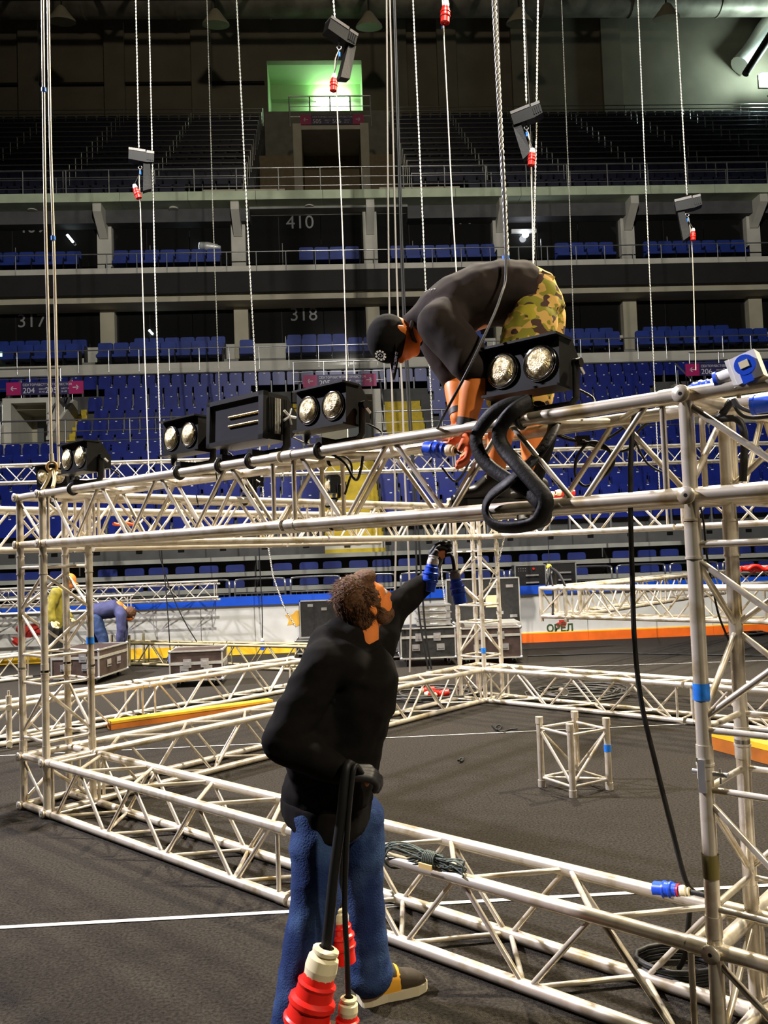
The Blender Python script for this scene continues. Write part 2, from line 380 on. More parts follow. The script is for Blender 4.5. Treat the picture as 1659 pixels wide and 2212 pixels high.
tagk(MB().box((XL, 31.6, 14.49), (XR, 31.75, 14.58)).build('trim_6', CONC))
tagk(MB().box((XL, 36, 8.3), (XR, 36.2, 15.4)).build('wall_box_backs', DARKIN))
GREENS = mat('green_tinted_ledge', (.52, .60, .42), .8, 0, var=.1, scale=2)
led = struct('trim_7')
for i in range(16): block('ledge_slab', (XL+2.4*i+.008, 30.35, 14.58), (XL+2.4*i+2.392, 31.8, 14.90), GREENS, led)
COLX = [1.5+4.87*k for k in range(-3, 5)]
for k, x in enumerate(COLX):
    p = struct('column')
    block('shaft', (x-.26, 31.42, 12.17), (x+.26, 31.72, 14.58), WHITEP, p)
    MB().prism([(0, 0), (0, -.28), (.86, -.95), (.95, -.95), (.95, 0)], (x-.15, 30.5, 14.58), (0, 1, 0), (0, 0, 1), .30).build('haunch', WHITEP, p)
    block('shaft', (x-.26, 31.6, 8.72), (x+.26, 31.98, 11.06), CREAM, p)
for i in range(len(COLX)-1):
    x0, x1 = COLX[i]+.26, COLX[i+1]-.26
    for lev, z0, z1, yg in ((0, 8.75, 11.06, 31.9), (1, 12.2, 14.49, 31.68)):
        wn = struct('window_%d' % (2*i+lev+1))
        xm = x0+(x1-x0)*.28
        for a, b in ((x0, xm), (xm, x0+(x1-x0)*.64), (x0+(x1-x0)*.64, x1)): block('pane', (a+.01, yg+.01, z0), (b-.01, yg+.04, z1), BLACKG, wn)
        for a in (x0+.02, xm, x1-.04): block('mullion', (a-.012, yg, z0), (a+.012, yg+.05, z1), DARKIN, wn)
        rod('pull_handle', (xm+.12, yg-.03, z0+.35), (xm+.12, yg-.03, z0+1.25), .016, STEEL, wn, 8)
# box numbers on the glass
BN = {'317': 'pale box number on the left end of lower gallery glass', '318': 'pale box number in the middle of lower gallery glass', '409': 'pale box number at the left end of upper gallery glass', '410': 'pale box number above the seats left of centre, upper gallery', '411': 'pale box number right of centre on upper gallery glass', '412': 'pale box number behind the far right hoist, upper gallery'}
for s, px, py, lev in (('317', 68, 692, 3), ('318', 656, 678, 3), ('409', 68, 488, 4), ('410', 648, 479, 4), ('411', 994, 470, 4), ('412', 1552, 457, 4)):
    yg = 31.88 if lev == 3 else 31.66; p = at(px, py, yg); h = .50
    t = text('box_number', s, h*1.40, (p.x, yg, p.z-h/2), (1, 0, 0), (0, 0, 1), GLASSN, None, .004, 'CENTER')
    tag(t, BN[s], 'number')
# small ceiling lamps of the upper gallery
for k, (px, py) in enumerate(((70, 450), (375, 447), (668, 442), (964, 433), (1256, 424), (1545, 420))):
    p = at(px, py, 31.0)
    single('dome_lamp', MB().lathe([(.17, 0), (.165, .05), (.13, .12), (.07, .165), (.01, .18)], p-V3((0, 0, .09)), (0, 0, 1), 14), WHITEP, 'unlit white dome lamp under the ledge, %s from left' % nth(k+1), 'lamp', 'dome lamps of the upper gallery')

# reflections in the box glass built as added lamps, then spotlight and exit sign
def boxglint(label, a, b, Y, r, m, cat='lamp'):
    p, q = at(*a, Y), at(*b, Y); t = thing('box_glint', label, cat, p); rod('tube', p, q, r, m, t, 10); rod('holder', p+V3((0, .05, 0)), q+V3((0, .05, 0)), r*.8, WHITEP, t, 8); return t
boxglint('slanting glass reflection built as a lit tube in the leftmost upper box window', (145, 507), (158, 523), 31.55, .045, WINLIT); boxglint('slanting glass reflection built as a lit tube in the lower box window', (322, 713), (330, 722), 31.85, .04, WINLIT)
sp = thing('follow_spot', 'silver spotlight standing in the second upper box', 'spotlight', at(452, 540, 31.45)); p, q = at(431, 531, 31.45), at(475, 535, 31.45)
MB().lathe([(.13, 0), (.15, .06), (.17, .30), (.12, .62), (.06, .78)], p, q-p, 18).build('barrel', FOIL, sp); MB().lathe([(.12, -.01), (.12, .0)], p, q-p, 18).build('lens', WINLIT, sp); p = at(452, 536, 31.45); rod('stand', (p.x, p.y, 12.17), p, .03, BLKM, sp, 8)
sp = thing('box_spot_glint', 'bright glass reflection built as a small spotlight in the box right of centre', 'spotlight', at(1135, 505, 31.45)); p = at(1135, 506, 31.45); MB().sph(p, .13, 14, 10).build('lens', mat('lit_spot_reflection', (1, 1, 1), .4, emit=(.85, .9, 1), estr=14), sp); block('bracket', p+V3((-.5, .1, .1)), p+V3((.45, .2, .24)), FOIL, sp)  # added glowing ball standing for a bright reflection in the glass
t = thing('exit_sign', 'small lit green exit sign at the left edge', 'exit sign', at(8, 768, 31)); p = at(8, 768, 31); block('housing', p+V3((-.2, .03, -.14)), p+V3((.12, .08, .14)), WHITEP, t); block('face', p+V3((-.2, 0, -.13)), p+V3((.12, .03, .13)), mat('lit_green_face', (.3, .9, .5), .4, emit=(.35, 1, .55), estr=2.2), t)
# upper stand 500
U5 = [(31.6+.8*m, 14.9+.62*m) for m in range(14)]
mb = MB()
for y, z in U5: mb.box((XL-4, y-.5, z-.8), (-2.9, y+.32, z)); mb.box((2.9, y-.5, z-.8), (XR+4, y+.32, z))
tagk(mb.build('terrace_top', CONCD))
tagk(MB().box((-2.9, 31.0, 14.5), (2.9, 34.2, 14.9)).build('floor_top_landing', CONC))
tagk(MB().box((-2.9, 40.0, 20), (2.9, 43.4, 22.9)).build('terrace_top_middle', CONC))
pw = struct('portal')
BROWNW = mat('brown_recess_wall', (.30, .25, .17), .9, 0, var=.1)
for x in (-1.42, 1.45): block('pillar', (x, 35.9, 14.9), (x+.36, 36.4, 20.2), WHITEP, pw)
block('lintel', (-1.42, 36.05, 20.0), (1.81, 40.1, 20.25), WHITEP, pw)
block('back_wall', (-1.1, 38.5, 14.9), (1.5, 38.6, 20.1), BROWNW, pw)
for a, b in ((-1.1, -1.05), (1.45, 1.5)): block('side_wall', (a, 36.3, 14.9), (b, 38.5, 20.1), BROWNW, pw)
for k, (a, b) in enumerate(((-4.6, -1.6), (1.9, 4.9))): tagk(MB().box((a, 31.25, 14.88), (b, 31.5, 15.35)).build('wall_parapet', CREAM))
for a, b in ((-2.9, -1.42), (1.81, 2.9)): tagk(MB().box((a, 36.3, 14.9), (b, 36.5, 19.0)).build('wall_beside_portal', BROWNW))
railing('front steel railing of the dark top stand', XL-3, XR+3, 30.75, 14.86, 1.05, 1.5, (1.05, .7, .38), r=.024)
railing('steel railing below the green lit wall', -1.55, 1.95, 36.3, 20.25, 1.35, .875, (1.35, .9, .45), r=.03)
for m in range(0, 14, 1):
    for sd, a, b in (('left', XL-3, -3.1), ('right', 3.1, XR+3)):
        y, z = U5[m]
        railing('steel row railing, %s from front, %s half of top stand' % (nth(m+1), sd), a, b, y-.42, z-.05, .98, 3.1, (.98,), r=.022)
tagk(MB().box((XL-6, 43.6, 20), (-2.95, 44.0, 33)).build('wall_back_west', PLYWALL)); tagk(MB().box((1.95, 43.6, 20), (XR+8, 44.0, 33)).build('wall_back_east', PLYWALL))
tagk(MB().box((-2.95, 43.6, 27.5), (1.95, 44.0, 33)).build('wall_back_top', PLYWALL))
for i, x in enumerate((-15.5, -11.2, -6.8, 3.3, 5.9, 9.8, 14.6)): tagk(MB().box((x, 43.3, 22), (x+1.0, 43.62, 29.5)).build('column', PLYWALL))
tagk(MB().box((XL-6, 43.4, 26.2), (-3.1, 43.62, 26.32)).build('trim_9', DARKSLAB))
g = struct('wall_corridor')
block('back', (-2.95, 46.2, 22), (1.95, 46.3, 27.5), GREENW, g); block('side', (-3.0, 44, 22), (-2.95, 46.2, 27.5), GREENW, g); block('side', (1.95, 44, 22), (2.0, 46.2, 27.5), GREENW, g)
block('ceiling', (-2.95, 44, 27.5), (1.95, 46.2, 27.6), GREENW, g); block('beam', (-2.95, 45.9, 26.7), (1.95, 46.2, 27.5), GREENW, g)
lm = thing('fluorescent_lamp', 'lit fluorescent lamp glowing green-white above the highest sector sign', 'lamp', (.35, 46.0, 25.2))
lp = at(718, 214, 46.0)
block('housing', (lp.x-.9, 46.05, lp.z-.09), (lp.x+.9, 46.2, lp.z+.2), WHITEP, lm); block('tube', (lp.x-.85, 45.92, lp.z-.15), (lp.x+.85, 46.05, lp.z+.15), LAMP, lm)
l = bpy.data.lights.new('fluorescent_glow', 'AREA'); l.shape = 'RECTANGLE'; l.size = 1.6; l.size_y = .2; l.energy = 75; l.color = (.45, 1, .40)
lo = bpy.data.objects.new('fluorescent_glow', l); C.objects.link(lo); lo.location = (lp.x, 45.6, lp.z+.1); lo.rotation_euler = (math.radians(105), 0, 0)
# added baffle out of view: its plate keeps the stand light off the top stand
fl = thing('light_baffle', 'added light baffle with housing and plate under the roof, out of view', 'light_baffle', (1, .9, 14.3))
block('housing', (.55, .55, 14.2), (1.45, .85, 14.75), BLKM, fl); block('visor', (-.9, .86, 14.555), (2.9, 2.0, 14.575), BLKM, fl); rod('stem', (1, .7, 14.75), (1, .7, 33), .03, BLKM, fl)
# roof
tagk(MB().box((XL-8, -10, 33), (XR+10, 48, 33.3)).build('ceiling', ROOFM))
du = thing('air_duct', 'long silver air duct hung under the roof', 'duct', (0, 42, 29.2))
for i in range(10): a = XL-4+4.6*i; MB().cyl((a+.03, 42, 29.6), (a+4.57, 42, 29.6), .75, n=18).build('duct_section', DUCT, du); MB().cyl((a-.05, 42, 29.6), (a+.05, 42, 29.6), .80, n=18).build('collar', DUCT, du)
for k in range(7):
    x = -15+5.4*k; t = thing('roof_truss_bay', 'dark steel roof truss bay above the top stand, %s from left' % nth(k+1), 'roof truss', (x, 40, 28.2))
    rod('chord', (x-2.7, 39.5, 28.2), (x+2.7, 39.5, 28.2), .16, ROOFM, t); rod('chord', (x-2.7, 39.5, 31.5), (x+2.7, 39.5, 31.5), .16, ROOFM, t)
    for a, b in ((-2.7, 0), (0, 2.7)): rod('diagonal', (x+a, 39.5, 31.5 if a else 28.2), (x+b, 39.5, 28.2 if a else 31.5), .13, ROOFM, t)
for k, (px, py) in enumerate(((133, 38), (466, 45), (797, 50), (1122, 42), (1440, 32))):
    p = at(px, py, 38.5); h = thing('high_bay_lamp', 'unlit round roof lamp, %s from left' % nth(k+1), 'lamp', p, 'unlit roof lamps')
    MB().lathe([(.62, -.18), (.60, -.1), (.35, .2), (.2, .42), (.1, .5)], p, (0, -.25, 1), 20).build('reflector', CREAM, h)
    rod('stem', p+V3((0, 0, .5)), (p.x, p.y, 32.98), .04, ROOFM, h)
# lit opening at the top right
p = at(1672, 172, 42.0); rl = thing('fluorescent_lamp', 'bright lit lamp at the top right edge of the stand', 'lamp', p)
block('tube', (p.x-.7, 41.9, p.z-.3), (p.x+1.6, 42.1, p.z+.3), LAMP, rl); block('housing', (p.x-.75, 42.1, p.z-.35), (p.x+1.65, 42.25, p.z+.35), WHITEP, rl); rod('bracket', (p.x+.5, 42.2, p.z), (p.x+.5, 43.6, p.z), .05, ROOFM, rl)
l2 = bpy.data.lights.new('edge_lamp_glow', 'POINT'); l2.energy = 420; l2.color = (.75, 1, .9); l2.shadow_soft_size = .3
lo2 = bpy.data.objects.new('edge_lamp_glow', l2); C.objects.link(lo2); lo2.location = p+V3((-.3, -.45, .5))
a, b = at(1600, 140, 43.0), at(1700, 10, 43.0)
single('foil_duct', MB().tube([a.lerp(b, t/5)+V3((random.uniform(-.1, .1), 0, random.uniform(-.1, .1))) for t in range(6)], .56, 14), FOIL, 'crumpled silver foil duct lit at the top right corner', 'duct')
rod('x', (0, 0, 0), (0, 0, 1), 1, ROOFM, None).name = 'roof_brace'
rb = bpy.data.objects['roof_brace']; a, b = at(1610, 160, 41), at(1680, 50, 41)
x, y, z = frame(b-a); M4 = Matrix((x*.18, y*.18, z*(b-a).length)).transposed().to_4x4(); M4.translation = a; rb.matrix_basis = M4
tag(rb, 'dark diagonal roof brace in front of the foil duct', 'brace')
tagk(MB().box((XL-8.3, -10, 0), (XL-8, 48, 33)).build('wall_west', DARKIN)); tagk(MB().box((XR+10, -10, 0), (XR+10.3, 48, 33)).build('wall_east', DARKIN)); tagk(MB().box((XL-8, -10.3, 0), (XR+10, -10, 33)).build('wall_south', DARKIN))

# ------------------------------------------------------------------ seats
def rbox(mb, x0, x1, y0, y1, z0, z1, r=.05):          # upright panel with rounded upper corners
    prof = [(x0, z0), (x1, z0), (x1, z1-r), (x1-r*.3, z1-r*.3), (x1-r, z1), (x0+r, z1), (x0+r*.3, z1-r*.3), (x0, z1-r)]
    n = 8; v = [(x, y0, z) for x, z in prof]+[(x, y1, z) for x, z in prof]
    mb.add(v, [tuple(range(n)), tuple(range(2*n-1, n-1, -1))]+[((i+1) % n, i, n+i, n+(i+1) % n) for i in range(n)]); return mb
def seat_meshes():
    return [('backrest', rbox(MB(), -.215, .215, -.03, .02, .42, .82), SEATB), ('seat_pan', rbox(MB(), -.205, .205, -.13, -.06, .34, .72), SEATB),
            ('bracket', MB().box((.222, -.12, .0), (.262, .0, .50)), GREYM), ('number_tag', MB().box((-.03, -.033, .765), (.03, -.031, .79)), TAGW)]
def proto(name, label, cat, parts, group):
    t = thing(name, label, cat, (0, 0, 0), group)
    for n, mb, m in parts: mb.build(n, m, t)
    return t
SP = proto('stadium_seat', 'x', 'seat', seat_meshes(), 'blue seats of the fixed stand')
first = True
def put(P, x, y, z, label, flag):
    global first
    if P['label'] == 'x': P.location = (x, y, z); P['label'] = label; return
    copy_tree(P, Matrix.Translation((x, y, z)), label)
def vis(x, y, z, m=40):
    d = V3((x, y, z))-CAM; f = d.dot(FWD); px = 829.5+F_PX*d.dot(RGT)/f; return -m < px < 1659+m
low = []; hi = []
for j, (y, z) in enumerate(LOW):
    i = 0; x = XL+.3
    while x < XR-.3:
        if not (ST[0]-.24 < x < ST[1]+.24): low.append((j, x, y, z))
        x += .5
for k, (y, z) in enumerate(UPP):
    x = XL+.3+(.12 if k % 2 else .25)
    while x < XR-.3:
        if k == 0 or not any(v[2]-.24 < x < v[3]+.24 for v in VOM): hi.append((k, x, y, z))
        x += .5
stuffseats = []; cnt = 0; c300 = 0
rowcount = {}
for j, x, y, z in sorted(low, key=lambda q: (-q[0], q[1])):
    if vis(x, y, z, 18) and c300 < 300:
        rk = ('l', j, x > .3); rowcount[rk] = rowcount.get(rk, 0)+1; c300 += 1
        put(SP, x, y, z, 'blue folding stadium seat, %s from left, %s row up, %s of the lower yellow stair' % (nth(rowcount[rk]), nth(7-j), 'right' if x > .3 else 'left'), None)
    else: stuffseats.append((x, y, z))
for k, x, y, z in sorted(hi, key=lambda q: (-q[0], q[1])):
    if vis(x, y, z, 18) and c300 < 300:
        b = sum(x > v[3] for v in VOM); rk = ('u', k, b); rowcount[rk] = rowcount.get(rk, 0)+1; c300 += 1
        put(SP, x, y, z, 'blue seat above aisle railing, %s from left, %s row, %s' % (nth(rowcount[rk]), nth(6-k), ('left of portals', 'left of middle portal', 'right of middle portal', 'far right')[b]), None)
    else: stuffseats.append((x, y, z))
def seat_stuff(name, spots, label, cat, m, tags=True):
    a = MB(); t = MB()
    for x, y, z in spots:
        o = len(a.v)
        rbox(a, x-.215, x+.215, y-.03, y+.02, z+.42, z+.82); rbox(a, x-.205, x+.205, y-.13, y-.06, z+.34, z+.72); t.box((x+.222, y-.12, z), (x+.262, y, z+.5)); 
    o = tag(a.build(name, m), label, cat, kind='stuff')
    b = t.build('brackets', GREYM, o); b['kind'] = 'stuff'
    if tags:
        g = MB()
        for x, y, z in spots: g.box((x-.03, y-.033, z+.765), (x+.03, y-.031, z+.79))
        g.build('number_tags', TAGW, o)['kind'] = 'stuff'
    return o
seat_stuff('upper_seat_rows', stuffseats, 'remaining blue folding seats of the stand above the aisle', 'seats', SEATB)
top = []
for m, (y, z) in enumerate(U5):
    x = XL-3
    while x < XR+3:
        if abs(x) > 3.2 and not (m == 0 and abs(x) < 5.3): top.append((x, y, z))
        x += .5
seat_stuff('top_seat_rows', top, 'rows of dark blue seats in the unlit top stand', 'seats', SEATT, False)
# padded gallery seats
VP = proto('gallery_seat', 'x', 'seat', [('backrest', rbox(MB(), -.26, .26, -.02, .08, .35, .95, .06), VIPB), ('cushion', MB().box((-.25, -.36, .36), (.25, -.02, .46)), VIPB),
     ('armrest', MB().box((.262, -.34, 0), (.288, .0, .62)), BLKP)], 'padded seats of the glass fronted galleries')
gaps3 = [(-11.6, -11.2), (-8.9, -8.0), (-3.9, -3.0)]
def vrow(y, z, xa, xb, skip, desc):
    x = xa; n = 0
    while x <= xb:
        if vis(x, y, z, 10) and not any(a < x < b for a, b in skip):
            n += 1; put(VP, x, y, z, 'blue padded gallery seat, %s from left, %s' % (nth(n), desc), None)
        x += .56
vrow(30.98, 8.72, XL+1, XR-1, [(c-.6, c-.2) for c in COLX]+[(-3.1, -1.6), (6.5, 7.9)], 'front row of the lower gallery')
vrow(31.70, 9.05, XL+1, XR-1, [(c-.75, c+.75) for c in COLX]+[(-3.1, -1.6), (6.5, 7.9)], 'back row of the lower gallery')
vrow(31.22, 12.17, XL+1, XR-1, [(c-.5, c+.5) for c in COLX]+[(-3.2, -1.1), (6.6, 8.2)], 'row of the upper gallery')

# retracted tribune behind the boards
tr = thing('retracted_tribune', 'folded grey tribune with plank edges behind the crowd barriers', 'tribune', (2, 18.6, 0))
for i in range(5):
    z = 1.72-.33*i; y = 18.45-.12*i
    for k in range(10):
        x = XL+3.8*k; block('plank', (x+.02, y, z), (x+3.78, y+.9, z+.09), CONC, tr)
        block('riser', (x+.02, y+.35, z-.28), (x+3.78, y+.4, z), DARKSLAB, tr)
FP = proto('folded_seat', 'x', 'seat', [('backrest', rbox(MB(), -.20, .20, -.03, .03, 0, .15, .05), SEATD), ('seat_pan', MB().box((-.18, -.02, -.10), (.18, .10, .0)), SEATD)], 'folded seats of the retracted tribune')
for i, dn in ((0, 'top'), (1, 'second'), (2, 'third')):
    z = 1.72-.33*i-.23; y = 18.50-.12*i; n = 0; x = XL+.5
    while x < XR-.4:
        if vis(x, y, z, 5) and int((x-XL)*10) % 38 not in (36, 37, 0, 1, 2):
            n += 1; put(FP, x, y, z, 'folded blue seat of the retracted tribune, %s from left, %s tier' % (nth(n), dn), None)
        x += .5 if n % 2 else .56
# crowd barriers
def barrier():
    t = thing('crowd_barrier', 'x', 'barrier', (0, 0, 0), 'crowd barriers behind the boards')
    MB().tube(smooth_path([(-.49, 0, 0), (-.49, 0, 1.22), (-.47, 0, 1.31), (-.39, 0, 1.36), (.39, 0, 1.36), (.47, 0, 1.31), (.49, 0, 1.22), (.49, 0, 0)], 3), .019, 8).build('frame', STEEL, t)
    for z in (1.08, .25): rod('crossbar', (-.49, 0, z), (.49, 0, z), .013, STEEL, t, 6)
    for i in range(8): rod('bar', (-.49+.109*(i+1), 0, .25), (-.49+.109*(i+1), 0, 1.08), .007, STEEL, t, 6)
    return t
BP = barrier(); n = 0
for i in range(-9, 12):
    x = .58+1.085*i
    if vis(x, 17.0, 1): n += 1; put(BP, x, 17.0, 0, 'grey steel crowd barrier, %s from left behind the boards' % nth(n), None)
# rink boards
bd = thing('rink_boards', 'white ice rink boards with blue top rail and orange kick strip', 'rink boards', (2, 16.05, 0))
for i in range(16):
    x = XL+2.4*i; block('panel', (x+.006, 16.05, .16), (x+2.394, 16.11, .90), BOARDW, bd)
    block('kick_strip', (x+.002, 16.03, 0), (x+2.398, 16.11, .165), ORANGE if x > -1 else YELLOWK, bd); block('kick_edge', (x+.002, 16.035, .165), (x+2.398, 16.11, .185), YELLOWK, bd)
    block('top_rail', (x, 16.0, .90), (x+2.4, 16.17, 1.06), BLUER, bd)
GREENT = mat('dark_green_print', (.035, .075, .02), .6); REDT = mat('red_print', (.55, .03, .02), .6); GOLD = mat('gold_print', (.75, .40, .04), .6); GREYT = mat('grey_print', (.3, .3, .3), .6)
p = at(1181, 1365, 16.04); text('lettering', 'ОРЁЛ', .36*.52, (p.x, 16.045, p.z), (1, 0, 0), (0, 0, 1), GREENT, bd, .002, 'LEFT', .03)
def blot(px, py, s, m, sd):
    p = at(px, py, 16.04); rr = random.Random(sd); k = 11
    k = 16; rad = [s*rr.uniform(.55, 1.1) for i in range(k)]; poly = [(rad[i]*math.cos(2*math.pi*i/k)*1.1, rad[i]*math.sin(2*math.pi*i/k)*.8) for i in range(k)]
    MB().prism(poly, (p.x, 16.046, p.z), (1, 0, 0), (0, 0, 1), -.004).build('emblem', m, bd)
blot(640, 1335, .20, GOLD, 3); blot(65, 1362, .24, REDT, 4); blot(40, 1385, .13, REDT, 8); blot(1213, 1348, .10, REDT, 5)

# ------------------------------------------------------------------ trusses
S2 = math.sqrt(.5); UU = V3((S2, -S2, 0)); VV = V3((S2, S2, 0)); ORG = V3((-2.1047, 6.2228, 0)); ZZ = V3((0, 0, 1))
TS, TR, BR = .35, .0272, .0118
Z1, ZB = .03, 1.914; Z2, ZT = Z1+TS, ZB+TS
RA, FB = 4.693, 5.259                                     # right tower along u, far tower along v
def uvz(u, v, z): return ORG+UU*u+VV*v+ZZ*z
def truss(name, label, o, d, wv, secs, s=TS, m=ALU, r=TR, rb=BR, hb=.335, group=None, n=12, up=ZZ, vert=True):
    d = V3(d); wv = V3(wv); up = V3(up); o = V3(o)
    t = thing(name, label, 'truss', o+d*secs[0][0], group)
    P = lambda a, i, k: o+d*a+wv*(s*i)+up*(s*k)
    for a, b, ph in secs:
        for i in (0, 1):
            for k in (0, 1):
                rod('chord', P(a, i, k), P(b, i, k), r, m, t, n)
                for e, q in ((a, a+.07), (b-.07, b)): rod('coupler', P(e, i, k), P(q, i, k), r*1.13, m, t, n)
        e = .10; L = b-a-2*e; N = max(1, round(L/hb)); st = L/N
        for i in (0, 1):                                   # upright faces
            for j in range(N):
                k0 = (j+ph+i) % 2; x0 = a+e+st*j; g = .012
                rod('brace', P(x0+g, i, k0), P(x0+st-g, i, 1-k0), rb, m, t, 8)
            if vert:
                for x in (a+e-.035, b-e+.035): rod('upright', P(x, i, 0), P(x, i, 1), rb, m, t, 8)
        for k in (0, 1):                                   # top and bottom faces
            for j in range(N):
                i0 = (j+ph+k) % 2; x0 = a+e+st*j
                rod('brace', P(x0+.012, i0, k), P(x0+st-.012, 1-i0, k), rb, m, t, 8)
            if vert:
                for x in (a+e-.035, b-e+.035): rod('spacer', P(x, 0, k), P(x, 1, k), rb, m, t, 8)
    return t
def tower(label, u0, v0, ends, m=ALU):
    """four posts over the full height; ends = (u,v) of the post that carries the brace ends"""
    t = thing('truss_tower', label, 'truss tower', uvz(u0, v0, 0))
    pu, pv = (u0, u0+TS), (v0, v0+TS)
    for u in pu:
        for v in pv:
            rod('post', uvz(u, v, 0), uvz(u, v, ZT+.02), TR*.93, m, t, 14)
            for z in (1.80, 1.75-.02, 1.03, .985, .46): rod('coupler', uvz(u, v, z-.035), uvz(u, v, z+.035), TR*1.03, m, t, 14)
            for z in (1.83, 1.70, 1.0, .40): rod('collar_ring', uvz(u, v, z-.004), uvz(u, v, z+.004), TR*1.12, m, t, 14)
    faces = [((u0, v0), (u0+TS, v0)), ((u0+TS, v0), (u0+TS, v0+TS)), ((u0+TS, v0+TS), (u0, v0+TS)), ((u0, v0+TS), (u0, v0))]
    for k, (A, B) in enumerate(faces):
        for z in (1.745, 1.115, .915, .52): rod('crossbar', uvz(*A, z), uvz(*B, z), BR, m, t, 8)
        for z in (ZT, ZB, Z2, Z1): rod('chord', uvz(*A, z), uvz(*B, z), TR*.98, m, t, 12)
        E, M_ = (A, B) if (abs(A[0]-ends[0])+abs(A[1]-ends[1])) < .01 or (abs(A[0]-ends[0])+abs(A[1]-ends[1])) > TS*1.5 else (B, A)
        rod('brace', uvz(*E, 1.70), uvz(*M_, 1.44), BR, m, t, 8); rod('brace', uvz(*M_, 1.42), uvz(*E, 1.15), BR, m, t, 8)
        rod('brace', uvz(*E, .88), uvz(*M_, .55), BR, m, t, 8)
        rod('brace', uvz(*A, ZT-.03), uvz(*B, ZB+.03), BR, m, t, 8); rod('brace', uvz(*A, Z2-.03), uvz(*B, Z1+.03), BR, m, t, 8)
    for u in pu:
        for z in (ZT, ZB, Z2, Z1):
            c = uvz(u, v0, z); MB().lathe([(.008, -.046), (.031, -.046), (.031, -.034), (TR, -.034), (TR, 0)], c, VV, 16).build('end_cap', m, t)
            rod('cap_hole', c-VV*.0465, c-VV*.0455, .007, BLKM, t, 8)
    return t
tower('aluminium truss tower at the left corner of the frame', -TS, 0, (0, 0))
tower('large near truss tower at the right with blue tape', RA, 0, (RA, 0))
tower('distant truss tower at the far corner of the frame', -TS, FB, (0, FB))
truss('truss', 'upper front truss carrying the blinder lamps', uvz(0, 0, ZB), UU, VV, [(.02, 2.57, 1), (2.60, RA-.02, 1)])
truss('truss', 'lower front truss lying on the carpet', uvz(0, 0, Z1), UU, VV, [(.02, 2.52, 0), (2.55, RA-.02, 0)])
truss('truss', 'upper front truss beyond the near right tower', uvz(RA+TS, 0, ZB), UU, VV, [(.02, 2.2, 1)])
truss('truss', 'lower front truss beyond the near right tower', uvz(RA+TS, 0, Z1), UU, VV, [(.02, 2.2, 1)])
LFs = [(.02, 2.44, 0), (2.47, FB-TS-.02, 0)]
truss('truss', 'upper left side truss running from left tower to distant tower', uvz(-TS, TS, ZB), VV, UU, LFs)
truss('truss', 'floor truss running from left tower to distant tower', uvz(-TS, TS, Z1), VV, UU, LFs)
FGs = [(.02, 2.35, 0), (2.38, RA-.02, 0)]
truss('truss', 'upper far truss right of the distant tower', uvz(0, FB, ZB), UU, VV, FGs)
truss('truss', 'far floor truss right of the distant tower', uvz(0, FB, Z1), UU, VV, FGs)
truss('truss', 'upper side truss behind the near right tower', uvz(RA, TS, ZB), VV, UU, LFs)
truss('truss', 'floor side truss behind the near right tower', uvz(RA, TS, Z1), VV, UU, LFs)
truss('truss', 'second floor truss behind the left tower with end stubs', uvz(-3.0, 0, Z1), VV, UU, [(-2.2, .1, 0), (.13, 2.5, 0), (2.53, 5.0, 0)], m=ALU2)
truss('truss', 'second upper truss behind the left side truss', uvz(-1.85, 0, ZB-.01), VV, UU, [(-1.2, 1.2, 1), (1.23, 3.6, 1), (3.63, 5.2, 1)], m=ALU2)
# far hanging trusses
y0 = 14.5
truss('truss', 'long thin truss hanging in front of the blue seats, left part', (-9, y0, 3.16), (1, 0, 0), (0, 1, 0), [(0, 2.5, 0), (2.52, 5.0, 0)], .29, ALU2, .022, .010, .27, n=8)
truss('truss', 'long thin truss hanging in front of the blue seats, right part', (-3.93, y0, 3.16), (1, 0, 0), (0, 1, 0), [(0, 3, 0), (3.02, 6, 0), (6.02, 9, 0), (9.02, 12, 0)], .29, ALU2, .022, .010, .27, n=8)
truss('truss', 'small truss hung above the boards behind the olive jacket', (-8.93, 15.4, 1.10), (1, 0, 0), (0, .97, -.2), [(0, 2.7, 0), (2.73, 6.75, 0)], .284, ALU2, .018, .010, .3, n=8)
truss('truss', 'small truss hung lowest at left above the boards', (-9.2, 15.08, .958), (1, 0, 0), (0, 1, 0), [(0, 2.7, 0), (2.73, 5.58, 0)], .24, ALU2, .018, .010, .3, n=8)
a = onz(285, 1434, .03); b = onz(665, 1447, .03); d = (b-a).normalized(); wv = V3((-d.y, d.x, 0)); L = (b-a).length
truss('truss', 'brownish floor truss standing before the boards near small flight case', a, d, wv, [(0, L*.5-.01, 0), (L*.5+.01, L, 0)], .35, ALUD, .025, .012, .33, n=8)
st = thing('truss_corner', 'truss corner block with four upright stubs beside kneeling worker', 'truss corner', onz(270, 1434, 0))
for i in (0, 1):
    for k in (0, 1):
        p = a-d*(.45-.40*i)+wv*(.35*k); rod('post', V3((p.x, p.y, .0)), V3((p.x, p.y, .52)), .022, ALUD, st)
        for z in (.03, .38): rod('chord', V3((p.x, p.y, z)), a-d*(.45-.40*(1-i))+wv*(.35*k)+ZZ*(z-.03), .02, ALUD, st) if i == 0 else None
for z in (.03, .38):
    for i in (0, 1): q = a-d*(.45-.40*i); rod('chord', V3((q.x, q.y, z)), V3((q.x, q.y, z))+wv*.35, .02, ALUD, st)
a2 = onz(-60, 1478, .03); b2 = onz(70, 1462, .03); d2 = (b2-a2).normalized()
truss('truss', 'floor truss end at the left edge behind left tower', a2, d2, V3((-d2.y, d2.x, 0)), [(-1.2, (b2-a2).length, 0)], .35, ALU2, .025, .012, .33, n=8)
